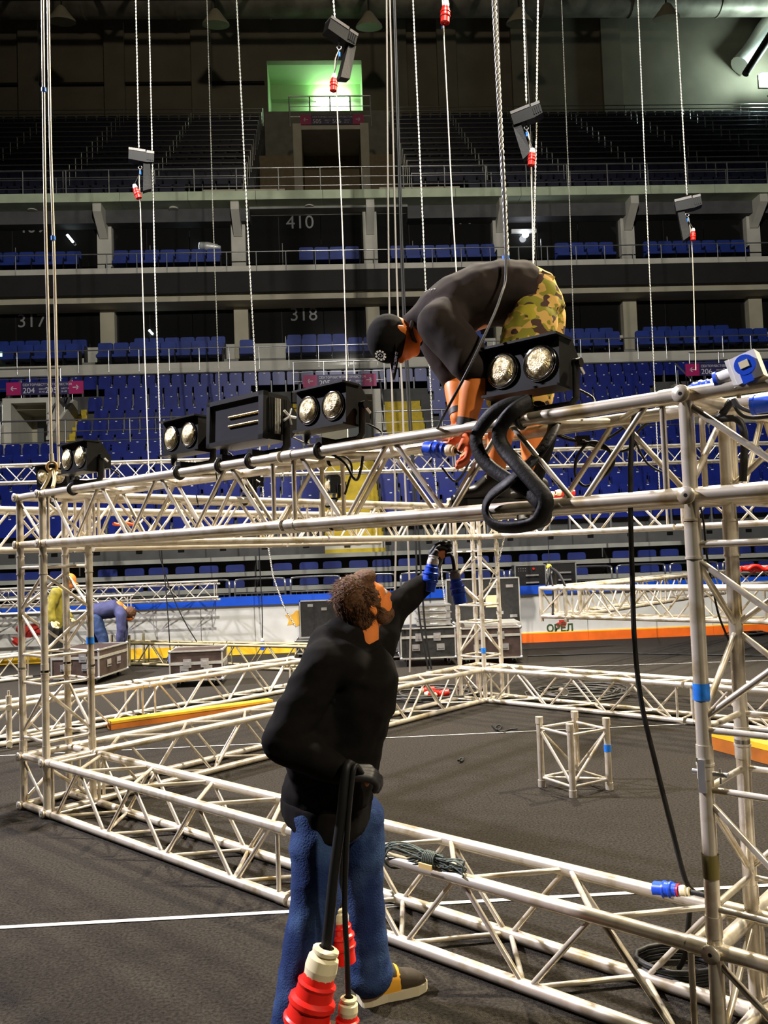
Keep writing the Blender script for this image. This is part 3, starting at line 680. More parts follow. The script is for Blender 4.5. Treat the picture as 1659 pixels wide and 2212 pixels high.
# end stub of the second floor truss
es = thing('truss_stub', 'upright tube stub with two end caps at the left edge', 'truss stub', uvz(-2.98, .62, 0))
p = onz(20, 1608, .03); rod('post', V3((p.x, p.y, 0)), V3((p.x, p.y, .50)), .028, ALU2, es, 12); rod('spigot', V3((p.x, p.y, .50)), V3((p.x, p.y, .55)), .012, ALU2, es, 10)
for z in (.04, .39): rod('end_cap', V3((p.x, p.y, z))-VV*.0-UU*.0, V3((p.x, p.y, z))+V3((.02, -.05, 0)), .03, ALU2, es, 14)
# hanging corner at the right
HC = V3((2.50, 10.75, .90))
truss('truss', 'hanging truss arm pointing to the near right above the orange strip', HC+UU*.38, UU, VV, [(0, 2.4, 0), (2.43, 4.8, 0)], m=ALU, n=10)
truss('truss', 'hanging truss arm pointing to the far right over the blue rail', HC+VV*.38+UU*TS, VV, -UU, [(0, 2.4, 0), (2.43, 4.8, 0)], m=ALU, n=10)
hc = thing('truss_corner', 'hanging truss corner held by a black sling at the right', 'truss corner', HC)
for i in (0, 1):
    for k in (0, 1):
        p = HC+UU*(TS*i)+VV*(TS*k); rod('post', p-ZZ*.06, p+ZZ*(TS+.02), TR, ALU, hc)
        for z in (0, TS): rod('chord', HC+UU*(0)+VV*(TS*k)+ZZ*z, HC+UU*(TS+.05)+VV*(TS*k)+ZZ*z, TR, ALU, hc) if i == 0 else rod('chord', HC+UU*(TS*k)+ZZ*z, HC+UU*(TS*k)+VV*(TS+.05)+ZZ*z, TR, ALU, hc)
rod('brace', HC+ZZ*.02, HC+UU*TS+ZZ*TS, BR, ALU, hc); rod('brace', HC+ZZ*TS, HC+VV*TS, BR, ALU, hc)
# small cube on the carpet
cu = thing('truss_cube', 'small open truss cube standing alone on the carpet', 'truss cube', onz(1238, 1722, 0))
c0 = onz(1238, 1722, 0); e1 = (onz(1330, 1702, 0)-c0); e1 = e1.normalized(); e2 = V3((-e1.y, e1.x, 0)); cs = .34
cp = [c0, c0+e1*cs, c0+e1*cs+e2*cs, c0+e2*cs]
for p in cp:
    rod('post', p+ZZ*.0, p+ZZ*.50, .024, ALU, cu, 12); rod('coupler', p+ZZ*.46, p+ZZ*.51, .029, ALU, cu, 12); rod('coupler', p, p+ZZ*.05, .029, ALU, cu, 12)
for i in range(4):
    A, B = cp[i], cp[(i+1) % 4]
    for z in (.07, .43): rod('crossbar', A+ZZ*z, B+ZZ*z, .011, ALU, cu, 8)
    rod('brace', A+ZZ*(.08 if i % 2 == 0 else .42), B+ZZ*(.42 if i % 2 == 0 else .08), .011, ALU, cu, 8)
rod('brace', cp[1]+ZZ*.07, cp[3]+ZZ*.07, .011, ALU, cu, 8)
rod('blue_tape', cp[1]+ZZ*.27, cp[1]+ZZ*.32, .0262, TAPEB, cu, 12)

# ------------------------------------------------------------------ lamps on the truss
def onv(px, py, v):                      # the point of the upright plane at v (along the truss frame) under a photo pixel
    d = ray(px, py); return CAM+d*((ORG.dot(VV)+v)/d.dot(VV))
def onu(px, py, u):
    d = ray(px, py); return CAM+d*((ORG.dot(UU)+u)/d.dot(UU))
def loc_m(o, x, y, z):
    M4 = Matrix((x, y, z)).transposed().to_4x4(); M4.translation = V3(o); return M4
def xf(mb, M4): mb.v = [tuple(M4 @ V3(p)) for p in mb.v]; return mb
LENS = mat('ribbed_lamp_lens', (.78, .62, .36), .20, .6, var=.4, scale=70, bump=.5, bscale=180)
CHROME = mat('chrome_ring', (.75, .72, .66), .12, 1)
DARKGL = mat('dark_lamp_glass', (.05, .05, .055), .06, .0, spec=.9)
GOLDR = mat('gold_reflector', (.80, .56, .20), .22, 1)
def blinder(label, M4, s=1., chord=True, cable=True):
    """two lamp audience blinder; local x along the chord, -y is the front, origin on the chord axis below it"""
    t = thing('blinder_lamp', label, 'stage lamp', M4 @ V3((0, 0, 0)), 'twin blinder lamps')
    B = lambda mb, n, m, par=t: xf(mb, M4).build(n, m, par)
    w, z0, z1 = .18*s, .115*s, .325*s; zc = (z0+z1)/2
    prof = [(-.075*s, z0), (.03*s, z0), (.085*s, z0+.05*s), (.085*s, z1-.07*s), (.03*s, z1), (-.075*s, z1)]
    h = MB().prism([(a, b) for a, b in prof], (-w, 0, 0), (0, 1, 0), (0, 0, 1), 2*w); B(h, 'housing', BLKM)
    B(MB().box((-w-.004, -.105*s, z1-.006), (w+.004, .02*s, z1+.004)), 'top_flap', BLKM); B(MB().box((-w-.004, -.100*s, z0-.004), (w+.004, .02*s, z0+.006)), 'bottom_flap', BLKM)
    for sx in (-1, 1):
        c = (sx*w*.5, -.076*s, zc)
        l = B(MB().lathe([(.003, .026), (.025*s, .024), (.045*s, .017), (.060*s, .006), (.062*s, 0)], c, (0, -1, 0), 24), 'lamp_lens', LENS)
        for k, (rr, yy) in enumerate(((.066, .006), (.074, .002))): B(MB().ring(V3(c)-V3((0, yy, 0)), (0, 1, 0), rr*s, .0045*s, 26, 6), 'lens_ring', CHROME, l)
    y = .02*s                            # yoke
    B(MB().tube([(-w-.02, y, zc), (-w-.02, y, z0-.04*s), (-w+.0, y, z0-.06*s), (w-.0, y, z0-.06*s), (w+.02, y, z0-.04*s), (w+.02, y, zc)], .011*s, 6, flat=2.2), 'yoke', BLKM)
    for sx in (-1, 1): B(MB().cyl((sx*(w+.01), y, zc), (sx*(w+.045), y, zc), .020*s, n=10), 'yoke_knob', BLKM); B(MB().cyl((sx*(w+.03), y, zc), (sx*(w+.03), y+.045, zc-.035*s), .008*s, n=6), 'lock_lever', STEEL)
    B(MB().box((-.022, -.085, .026), (.022, .012+y, z0-.05*s)), 'clamp', BLKM)
    B(MB().ring((0, -.075, 0), (1, 0, 0), .034, .012, 16, 6), 'chord_hook', BLKP)
    B(MB().box((.02*s, .085*s, z0+.03*s), (w*.9, .12*s, z1-.08*s)), 'terminal_box', BLKM)
    if cable: B(MB().tube(smooth_path([(w*.6, .11*s, z0+.05*s), (w*1.1, .16, .10), (w*1.3, .1, .03), (w*1.9, .06, .005), (w*2.6, .05, .03)], 5), .0055, 6), 'lamp_cable', BLKP)
    return t
def tiltm(o, x, y, z, rx=0., rz=0.):
    M4 = loc_m(o, x, y, z); return M4 @ Matrix.Rotation(rz, 4, 'Z') @ Matrix.Rotation(rx, 4, 'X')
Rr = math.radians
for u, lb, rx, rz in ((.44, 'twin blinder lamp at the far left end of upper truss', -2, 14), (1.68, 'twin blinder lamp left of the rectangular strobe lamp', -2, 10),
                (2.86, 'twin blinder lamp right of the rectangular strobe lamp', -3, 0), (4.02, 'largest nearest twin blinder lamp under the bent worker', -4, -2)):
    blinder(lb, tiltm(uvz(u, .075, ZT), UU, VV, ZZ, 0, 0) @ Matrix.Translation((0, 0, 0)) @ Matrix.Rotation(Rr(rx), 4, 'X'), .97)
# rectangular strobe
M4 = tiltm(uvz(2.21, .10, ZT), UU, VV, ZZ, Rr(-3), 0); t = thing('strobe_lamp', 'black rectangular strobe lamp with glass front on upper truss', 'stage lamp', uvz(2.28, 0, ZT))
B = lambda mb, n, m, par=t: xf(mb, M4).build(n, m, par)
B(MB().prism([(-.10, .11), (.06, .11), (.12, .17), (.12, .27), (.05, .355), (-.10, .355)], (-.235, 0, 0), (0, 1, 0), (0, 0, 1), .47), 'housing', BLKM)
for lo, hi in (((-.245, -.125, .335), (.245, -.09, .36)), ((-.245, -.125, .105), (.245, -.09, .13)), ((-.245, -.125, .105), (-.215, -.09, .36)), ((.205, -.125, .105), (.245, -.09, .36))): B(MB().box(lo, hi), 'front_frame', BLKM)
B(MB().box((-.215, -.108, .13), (.205, -.103, .335)), 'front_glass', DARKGL)
for z in (.205, .255): B(MB().cyl((-.06, -.1115, z), (.195, -.1115, z), .007, n=8), 'flash_tube', GOLDR)
for k in range(12): B(MB().box((.2455, -.09+.011*k, .14), (.25, -.085+.011*k, .33)), 'vent_fin', ALUC if 3 < k < 8 else BLKM)
B(MB().tube([(-.27, .02, .235), (-.27, .02, .08), (-.25, .02, .06), (.25, .02, .06), (.27, .02, .08), (.27, .02, .235)], .012, 6, flat=2.4), 'yoke', BLKM)
for k in range(5): a = 2*math.pi*k/5; B(MB().cyl((.285, .02, .235), (.285, .02+.045*math.cos(a), .235+.045*math.sin(a)), .008, n=6), 'star_knob', STEEL)
for x in (-.14, .12): B(MB().box((x-.022, -.11, .026), (x+.022, .032, .06)), 'clamp', BLKM); B(MB().ring((x, -.10, 0), (1, 0, 0), .034, .012, 16, 6), 'chord_hook', BLKP)
B(MB().tube(smooth_path([(.2, .1, .15), (.3, .14, .1), (.42, .08, .06), (.6, .05, .045), (.8, .04, .07)], 5), .005, 6), 'lamp_cable', GREYC)
# lamps on the far side trusses
for px, py, v, lb in ((546, 1057, 1.95, 'twin blinder lamp on the left side truss under the strobe'), (724, 1060, 2.98, 'twin blinder lamp on side truss before the yellow stair')):
    blinder(lb, tiltm(uvz(-.05, v, ZT), (VV*.2-UU*.98).normalized()*-1, (UU*.2+VV*.98).normalized(), ZZ, 0, Rr(-25)), .8, cable=False)
blinder('dark twin blinder lamp behind the left corner of upper truss', tiltm(uvz(-.33, .30, ZT), UU, VV, ZZ, Rr(8), Rr(20)), .8, cable=False)

# ------------------------------------------------------------------ connectors, chains, hoists
def cee(par, tip, d, s, m=RED, g=CREAMC, name='connector'):
    """round power connector; tip = cable end, d = direction towards the open end, s = overall length"""
    o = V3(tip); d = V3(d).normalized()
    a = MB().lathe_sharp([(r*s, h*s) for r, h in ((.075, 0), (.13, .02), (.13, .05), (.105, .07), (.15, .10), (.16, .20), (.15, .27))], o, d, 14).build('cable_gland', g, par)
    b = MB().lathe_sharp([(r*s, h*s) for r, h in ((.15, .26), (.16, .32), (.19, .34), (.18, .37), (.185, .46), (.225, .49), (.23, .53), (.205, .56), (.215, .66), (.235, .68), (.23, .72), (.20, .74), (.20, .985), (.175, 1.0), (.17, .90), (.0, .89))], o, d, 20).build('plug_body', m, par)
    for k in range(3):
        x, y, z = frame(d); c = o+d*.9*s+(x*math.cos(k*2.1)+y*math.sin(k*2.1))*s*.09; MB().cyl(c, c+d*s*.07, s*.022, n=6).build('pin', STEEL, b)
def chain_mesh(pts, pitch=.024, r=.0042, wd=.012):
    P = [V3(p) for p in pts]; mb = MB(); i = 0; acc = 0.; seg = 0
    L = [(P[k+1]-P[k]).length for k in range(len(P)-1)]; tot = sum(L); n = int(tot/pitch)
    for q in range(n):
        dd = q*pitch
        while seg < len(L)-1 and dd > acc+L[seg]: acc += L[seg]; seg += 1
        d = (P[seg+1]-P[seg]).normalized(); c = P[seg]+d*(dd-acc); x, y, _ = frame(d); a, b = (x, y) if q % 2 else (y, x)
        h = pitch*.62+r
        mb.tube([c+d*(h*sy)+a*(wd*.5*sx*k) for sx, sy, k in ((1, -.55, 1), (1, .55, 1), (.45, 1, 1), (-.45, 1, 1), (-1, .55, 1), (-1, -.55, 1), (-.45, -1, 1), (.45, -1, 1))], r, 4, True)
    return mb
def chain(label, pxs, Y, m=CHAIN, k=1., top=True, parent=None):
    pts = [at(px, py, Y) for px, py in pxs]
    t = parent or thing('hoist_chain', label, 'chain', pts[-1], 'hoist chains')
    d = (pts[0]-pts[1]).normalized(); up = pts[0]+d*.6
    chain_mesh([up]+pts, .024*k, .0042*k, .013*k).build('links', m, t)['kind'] = 'stuff'
    if top: rod('upper_fall', up, (up.x, up.y, 33), .006*k, m, t, 6)
    return t
def wire(label, pts, r, m, top=True, cat='cable', name='cable', tape=None, group=None):
    t = thing(name, label, cat, pts[-1], group); P = smooth_path(pts, 5)
    MB().tube(P, r, 8).build('strand', m, t)
    if top: rod('upper_run', P[0], (P[0].x, P[0].y, 33), r, m, t, 6)
    for px in (tape or []): MB().cyl(px[0], px[1], r*1.6, n=10).build('blue_tape', TAPEB, t)
    return t
def pp(l, Y): return [at(a, b, Y) for a, b in l]
def hoist(label, px, py, Y, s, side, chain_px, red, wire_px, tilt=0., ytilt=.3, lit=False):
    c = at(px, py, Y); t = thing('chain_hoist', label, 'hoist', c)
    M4 = Matrix.Translation(c) @ Matrix.Rotation(ytilt, 4, 'Z') @ Matrix.Rotation(tilt, 4, 'Y')
    B = lambda mb, n, m, par=t: xf(mb, M4).build(n, m, par)
    b = B(MB().prism([(-.5*s, -.22*s), (.2*s, -.25*s), (.5*s, -.20*s), (.5*s, .18*s), (-.5*s, .22*s)], (0, .2*s, 0), (1, 0, 0), (0, 0, 1), .4*s), 'motor_body', BLKM)
    B(MB().box((-.5*s, -.215*s, .16*s), (.16*s, .215*s, .26*s)), 'cover', mat('grey_hoist_cover', (.085, .08, .075), .4, .3) if 'grey_hoist_cover' not in MATS else MATS['grey_hoist_cover'])
    B(MB().box((.2*s, -.215*s, .14*s), (.5*s, .215*s, .24*s)), 'cover', MATS['grey_hoist_cover'])
    for k in range(4): B(MB().box((.22*s+.07*s*k, -.225*s, -.15*s), (.25*s+.07*s*k, -.2*s, .12*s)), 'cooling_fin', BLKM)
    bx = side*.42*s                      # chain bag
    B(MB().add([(bx-.12*s, -.13*s, -.15*s), (bx+.14*s, -.13*s, -.15*s), (bx+.14*s, .13*s, -.15*s), (bx-.12*s, .13*s, -.15*s), (bx-.10*s, -.16*s, -1.45*s), (bx+.22*s, -.13*s, -1.30*s), (bx+.22*s, .13*s, -1.30*s), (bx-.10*s, .16*s, -1.45*s)],
               [(0, 1, 2, 3), (7, 6, 5, 4), (0, 4, 5, 1), (1, 5, 6, 2), (2, 6, 7, 3), (3, 7, 4, 0)]), 'chain_bag', STRAP)
    h = c+V3((-.05*s, 0, -.42*s)); MB().ring(h, (0, 1, 0), .07*s, .02*s, 14, 6).build('hook', STEEL, t); rod('hook_stem', h+V3((0, 0, .06*s)), c+V3((-.05*s, 0, -.2*s)), .03*s, STEEL, t, 8)
    chain(None, chain_px, Y, parent=t)
    w = pp(wire_px, Y); MB().tube(smooth_path([h-V3((0, 0, .06*s))]+w, 4), .0075, 6).build('pendant_cable', WIRE, t)
    MB().cyl(h-V3((0, 0, .15*s)), h-V3((0, 0, .30*s)), .014, n=8).build('blue_tape', TAPEB, t)
    a, b2 = at(*red[0], Y), at(*red[1], Y); q = thing('plug', 'red plug hanging below %s' % label.replace('black chain hoist', 'the hoist'), 'plug', a); cee(q, a+V3((0, -.05, 0)), b2-a, (b2-a).length, g=WHITEC)
    MB().tube([h-V3((0, 0, .2*s)), a+V3((0, -.05, 0))], .005, 6).build('lead', BLKP, q)
hoist('black chain hoist at the left above the dark stand', 305, 340, 11.5, .33, .5, [(293, 0), (300, 322)], ((292, 402), (302, 432)), [(301, 390), (303, 440), (312, 740), (322, 1030)], .05, .25)
hoist('black chain hoist with long bag before the green wall', 735, 75, 9.5, .36, 1., [(720, 0), (724, 50)], ((722, 165), (720, 202)), [(723, 140), (728, 230), (738, 450), (746, 690), (752, 985)], .30, .5)
hoist('black chain hoist beside the thick rope at upper right', 1139, 250, 9.5, .34, -1., [(1130, 0), (1137, 225)], ((1148, 325), (1145, 362)), [(1143, 300), (1148, 400), (1153, 620)], -.22, -.35)
hoist('small dark chain hoist at far right above gallery', 1486, 442, 12, .36, -.8, [(1460, 0), (1484, 425)], ((1494, 496), (1494, 522)), [(1489, 480), (1496, 560), (1503, 800)], -.12, -.3)
chain('thin chain right of the left hoist', [(321, 0), (335, 600), (349, 1030)], 11.5, CHAIN, .9)
chain('faint thin chain left of the middle bright chain', [(447, 0), (460, 470), (478, 960)], 15, CHAIND)
chain('bright chain that runs down into the open flight case', [(511, 0), (538, 560), (562, 980), (576, 1160), (590, 1245), (612, 1308), (640, 1356)], 14.2, CHAIN, 1.35)
chain('bright chain passing behind the head of the bent worker', [(892, 0), (918, 590), (936, 960), (955, 1250), (965, 1330)], 13.5, CHAIN, 1.3)
chain('bright chain right of the hoist at upper right', [(1162, 0), (1158, 300), (1152, 590), (1150, 760)], 9.6, CHAIN, 1.)
chain('faint thin chain right of the bent worker', [(1213, 0), (1229, 400), (1243, 830)], 15, CHAIND)
chain('grey chain above the right part of upper truss', [(1378, 0), (1400, 520), (1418, 920), (1425, 1060)], 12.5, CHAIN, .95)
chain('slack chain right of the distant truss tower', [(1095, 1136), (1078, 1210), (1055, 1268)], 9.95, CHAIN, .9, top=False)
wire('bright steel rope left one of the pair at left corner', [at(92, 0, 6.3), at(97, 420, 6.3), at(104, 700, 6.3), at(111, 985, 6.3)], .0115, ALU2, cat='rope', name='steel_rope', tape=[(at(94.5, 190, 6.3), at(94.7, 198, 6.3))])
wire('bright steel rope right one of the pair at left corner', [at(104, 0, 6.5), at(109, 300, 6.5), at(117, 560, 6.5), at(127, 1010, 6.5)], .011, ALU2, cat='rope', name='steel_rope', tape=[(at(115, 510, 6.5), at(115.2, 519, 6.5))])
sh = thing('shackle', 'rusty shackle joining rope to left corner of upper truss', 'shackle', at(114, 1010, 6.3))
RUST = mat('rusty_shackle', (.35, .2, .06), .6, .5)
MB().ring(at(112, 1008, 6.3), (0, 1, 0), .035, .011, 14, 6).build('bow', RUST, sh); rod('thimble', at(111, 980, 6.3), at(112, 998, 6.3), .018, ALU2, sh); rod('pin', at(105, 1018, 6.3), at(120, 1017, 6.3), .012, RUST, sh)
MB().tube(smooth_path([at(114, 1014, 6.3), at(118, 1035, 6.25), uvz(.12, .02, ZT+.04)], 4), .014, 6).build('sling_leg', ALUD, sh); MB().tube(smooth_path([at(111, 1014, 6.3), at(104, 1035, 6.35), uvz(-.1, .05, ZT+.04)], 4), .014, 6).build('sling_leg', ALUD, sh)
# thick twisted rope above the large blinder
rp = thing('wire_rope', 'thick twisted wire rope running down to the largest blinder lamp', 'rope', at(1112, 905, 3.75))
A, B_ = at(1064, -60, 3.8), at(1114, 915, 3.8); x, y, z = frame(B_-A)
for k in range(3):
    MB().tube([A.lerp(B_, i/240)+(x*math.cos(i*.62+k*2.094)+y*math.sin(i*.62+k*2.094))*.0058 for i in range(241)], .0062, 6).build('strand', CHAIN, rp)
rod('upper_run', (A.x, A.y, 33), A, .010, CHAIN, rp, 8)
MB().cyl(at(1092, 553, 3.8), at(1093, 567, 3.8), .0165, n=12).build('blue_tape', TAPEB, rp)
wire('black cable beside thick rope looping past the bent worker', [at(1071, -40, 3.82), at(1082, 260, 3.82), at(1093, 560, 3.66), at(1082, 640, 3.56), at(1040, 740, 3.42), at(1003, 815, 3.38), at(960, 895, 3.5), at(940, 935, 3.72)], .006, BLKP)
wire('thin pale cable with red plug at the top centre', pp([(957, 40), (965, 200), (976, 420), (986, 590)], 8), .006, WIRE, tape=[(at(955, 57, 8), at(955.5, 62, 8))])
q = thing('plug', 'red plug hanging at the top edge centre', 'plug', at(962, 10, 7.95)); cee(q, at(963, 2, 7.95), at(961, 52, 7.95)-at(963, 2, 7.95), .22, g=WHITEC); rod('lead', at(963, 2, 7.95), at(962, -60, 7.95), .006, BLKP, q, 6)
for lb, l in (('first', [(835, 0), (840, 600), (847, 853), (853, 1037), (855, 1168), (852, 1290), (845, 1361), (839, 1436)]), ('second', [(842, 0), (857, 600), (869, 853), (875, 1037), (881, 1168), (884, 1240), (887, 1330), (885, 1452)]),
              ('third', [(850, 0), (868, 600), (880, 853), (892, 1037), (898, 1168), (902, 1290), (910, 1360), (925, 1446)]), ('fourth', [(853, 0), (872, 600), (885, 853), (896, 1037), (905, 1168), (913, 1290), (920, 1370), (932, 1446)])):
    wire('dark hanging cable behind the cap, %s from left' % lb, pp(l, {'first': 12.2, 'second': 12.1, 'third': 12.0, 'fourth': 12.4}[lb]), .0135, GREYC if lb in ('second', 'first') else BLKP, group='cables hanging behind the bent worker')
for lb, l, Y, c in (('dark cable with blue plug above the small flight case', [(346, 1046), (349, 1190), (356, 1250), (362, 1320), (368, 1412)], 14.62, (368, 1405)), ('dark cable with blue plug left of standing man', [(553, 1040), (561, 1220), (566, 1310), (567, 1385)], 14.62, (567, 1378))):
    t = wire(lb, pp(l, Y), .009, BLKP, top=False); cee(t, at(c[0], c[1], Y-.02), (0, 0, -1), .2, BLUEC)
wire('thin slack cable hanging down left to the boards', pp([(338, 1047), (343, 1180), (352, 1225), (374, 1290), (400, 1345), (425, 1386)], 14.6), .009, BLKP, top=False)
wire('thin drop line of the hanging corner', pp([(1183, 1110), (1184, 1160), (1186, 1222)], 10.9), .005, BLKP)
# long black cable down to the lower truss
k0 = uvz(4.36, .33, ZT+.035)
LC = [k0+UU*.12, k0, onv(1364, 960, .30), onv(1362, 1100, .30), onv(1366, 1250, .31), onv(1371, 1390, .32), onv(1386, 1520, .33), onv(1420, 1665, .34), onv(1450, 1785, .345), onv(1474, 1880, .35), onv(1487, 1915, .36), onv(1500, 1930, .40), onv(1492, 1952, .44), onv(1480, 2060, .5), V3((*onv(1470, 2170, .52).xy, .02))]
wire('long black cable hanging from upper truss to the blue plug', LC, .0105, BLKP, top=False)
q = thing('plug', 'blue plug with cream collar on the near lower truss', 'plug', onv(1490, 1935, .35)); tp = onv(1492, 1927, .35); cee(q, tp, onv(1420, 1921, .35)-tp, .15, BLUEC)
rod('red_band', tp+(onv(1420, 1921, .35)-tp).normalized()*.043, tp+(onv(1420, 1921, .35)-tp).normalized()*.055, .0275, RED, q, 14)
MB().tube(smooth_path([tp, tp+UU*.05, tp+UU*.11-ZZ*.02], 4), .0105, 8).build('lead', BLKP, q)
cw = [V3((*onv(1470, 2100, .5).xy, .0))+V3((.17*math.cos(a)*(1+.08*math.sin(3*a)), .14*math.sin(a), .012+.004*a)) for a in [i*.42 for i in range(48)]]
single('cable_coil', MB().tube(cw, .011, 8), BLKP, 'black cable coiled on carpet behind the near lower truss', 'cable coil')
# black slings around the upper truss
def sling(label, pts, r=.028, fl=.45): return single('sling', MB().tube(smooth_path(pts, 6), r, 8, flat=fl), STRAP, label, 'sling')
f = -.062
sling('black fabric sling looped left of the pair around upper truss', [onv(1150, 868, .02), onv(1105, 872, -.03), onv(1064, 893, f), onv(1036, 928, f), onv(1028, 952, f), onv(1038, 985, f), onv(1062, 1012, f), onv(1100, 1038, f), onv(1140, 1062, f), onv(1168, 1092, f), onv(1176, 1120, f+.05), onv(1158, 1132, .1), onv(1130, 1120, .3), onv(1150, 1060, .42), onv(1185, 960, .42), onv(1190, 900, .38), onv(1165, 872, .2)])
sling('black fabric sling looped right of the pair around upper truss', [onv(1146, 866, .0), onv(1112, 886, f), onv(1086, 916, f), onv(1078, 944, f), onv(1090, 972, f), onv(1118, 1004, f-.01), onv(1150, 1040, f-.01), onv(1178, 1076, f-.005), onv(1172, 1110, f), onv(1150, 1132, f+.01), onv(1100, 1140, f), onv(1062, 1130, f), onv(1048, 1102, f), onv(1060, 1072, f), onv(1100, 1040, f-.02), onv(1150, 996, -.01), onv(1190, 940, .1), onv(1200, 905, .2)], .030)
sling('black strap hanging under the upper truss beside shoes', [onv(1176, 1090, .30), onv(1186, 1110, .2), onv(1176, 1124, .05), onv(1120, 1136, -.04), onv(1076, 1137, -.05), onv(1052, 1115, -.03), onv(1054, 1090, .05)], .026)
# loose wiring near the right tower
def loop(label, l, v, r=.0065, n='cable_loop'): return single(n, MB().tube(smooth_path([onv(a, b, vv if isinstance(vv, float) else v) for a, b, vv in [(q+(v,)) if len(q) == 2 else q for q in l]], 6), r, 6), BLKP, label, 'cable')
loop('thin black cable loop hanging behind upper truss right of shoes', [(1190, 935), (1230, 950), (1290, 960), (1325, 985), (1318, 1015), (1290, 1040), (1262, 1050), (1243, 1025), (1248, 985), (1275, 955), (1310, 965), (1325, 1000), (1300, 1030)], .36)
loop('thin black cable running along the back of upper truss', [(1180, 925), (1225, 945), (1290, 965), (1340, 975), (1372, 960), (1380, 930), (1430, 890)], .40)
loop('thin black cable rising to the upper truss near tower', [(1300, 955), (1340, 930), (1370, 905), (1390, 885)], .38, .006)
loop('thin black cable curve below the lamp cables', [(1360, 920), (1385, 980), (1410, 1010), (1470, 1035)], .40, .0045)
loop('thin black cable dangling under the strobe', [(465, 1010), (470, 1060), (450, 1085), (430, 1090), (424, 1070)], .2, .004)
loop('black cable tail hooked below the middle blinder', [(712, 978), (745, 1000), (762, 1030), (772, 1035), (780, 1012), (784, 985)], .05, .007)
loop('second black cable tail below the middle blinder', [(715, 982), (750, 990), (760, 1015), (752, 1045), (745, 1068)], .3, .006)
bx = thing('splitter_box', 'small black wiring box under the upper truss', 'wiring box', onv(1258, 955, .38)); c = onv(1258, 953, .38)
MB().box(c-V3((.028, .02, .022)), c+V3((.028, .02, .022))).build('body', BLKM, bx); MB().box(c-V3((.006, .021, .006)), c-V3((-.006, .0205, -.006))).build('warning_sign', TAGW, bx)
# power sockets right of the near tower
sb = thing('socket_box', 'cream power socket box with blue covers on the upper truss', 'socket box', onv(1610, 835, 0)); c = onv(1612, 800, .0)
M4 = loc_m(c, (UU*.9+ZZ*.25).normalized(), (VV*.97-UU*.1).normalized(), (ZZ*.95-UU*.28).normalized())
xf(MB().box((-.035, -.03, -.042), (.05, .05, .05)), M4).build('body', WHITEC, sb); xf(MB().box((-.05, -.026, -.045), (-.036, .046, .053)), M4).build('lid', WHITEC, sb)
xf(MB().cyl((.008, -.03, .01), (.008, -.042, .01), .034, n=22), M4).build('blue_cover', BLUEC, sb); xf(MB().box((-.016, -.041, -.05), (.018, -.03, -.012)), M4).build('cover_hinge', BLUEC, sb); xf(MB().box((-.008, -.045, .0), (.022, -.042, .024)), M4).build('cover_label', CREAMC, sb)
xf(MB().cyl((-.05, .0, .005), (-.095, .0, .008), .026, n=18), M4).build('side_socket', WHITEC, sb); xf(MB().cyl((-.095, .0, .008), (-.106, .0, .009), .031, n=18), M4).build('side_cover', BLUEC, sb)
xf(MB().cyl((-.04, .01, -.04), (-.055, .01, -.075), .008, n=8), M4).build('cable_gland', CREAMC, sb)
q = thing('plug', 'blue plug with cream collar lying on upper truss by the tower', 'plug', onv(1520, 830, .05)); tp = onv(1562, 822, .06); dd = onv(1470, 858, .06)-tp; cee(q, tp, dd, .14, BLUEC, WHITEC)
MB().tube(smooth_path([tp, tp+UU*.05+ZZ*.01, tp+UU*.12-ZZ*.03+VV*.05], 4), .007, 8).build('lead', BLKP, q)
q = thing('plug', 'blue socket at the right edge behind upper truss', 'plug', onv(1645, 890, .2)); c = onv(1652, 872, .15); MB().cyl(c-UU*.03, c+UU*.12, .032, n=16).build('body', BLUEC, q); MB().cyl(c-UU*.042, c-UU*.03, .035, n=16).build('collar', BLUEC, q)
loop('upper black cable swag right of the near tower', [(1585, 862), (1600, 880), (1630, 890), (1680, 890)], .2, .008); loop('lower black cable swag right of the near tower', [(1583, 862), (1596, 890), (1620, 902), (1680, 898)], .22, .008)
loop('black cable bundle hanging down right of the near tower', [(1580, 865), (1560, 895), (1552, 905), (1590, 905), (1606, 930), (1608, 970), (1605, 1040)], .30, .014)
loop('thin black cable hanging down behind near tower', [(1500, 1066), (1512, 1092), (1520, 1130), (1527, 1200), (1540, 1270), (1553, 1330), (1575, 1385)], .42, .004)
# blue tape, tape rings on chords
def tape_on(label, u, v, z0, z1): 
    t = thing('tape', label, 'tape', uvz(u, v, z0)); MB().cyl(uvz(u, v, z0), uvz(u, v, z1), TR*1.03, n=20, cap=False).build('band', TAPEB, t)
tape_on('wide blue tape on the near right tower post', RA, 0, 1.215, 1.272); tape_on('blue tape around left tower post above the flight case', 0, TS, 1.17, 1.22); tape_on('blue tape on the distant tower post', 0, FB, .57, .63)
OLIVE = mat('olive_tape', (.16, .13, .03), .6)
t = thing('tape', 'olive tape on the near right tower post', 'tape', uvz(RA, 0, .7)); MB().cyl(uvz(RA, 0, .62), uvz(RA, 0, .70), TR*1.03, n=20, cap=False).build('band', OLIVE, t)
hp = thing('hinge_pin', 'steel hinge fork with pin on the near right tower', 'hinge', uvz(RA, 0, .95)); P = uvz(RA, 0, .97)
MB().box((-.012, -.036, -.06), (.012, .036, .05)).build('x', STEEL).name = 'fork'; fk = bpy.data.objects['fork']; adopt(fk, hp); fk.matrix_basis = loc_m(P, UU, VV, ZZ)
rod('pin', P-UU*.045, P+UU*.075, .009, STEEL, hp, 10); rod('clip', P+UU*.05+ZZ*.02, P+UU*.05-ZZ*.03, .004, STEEL, hp, 6)

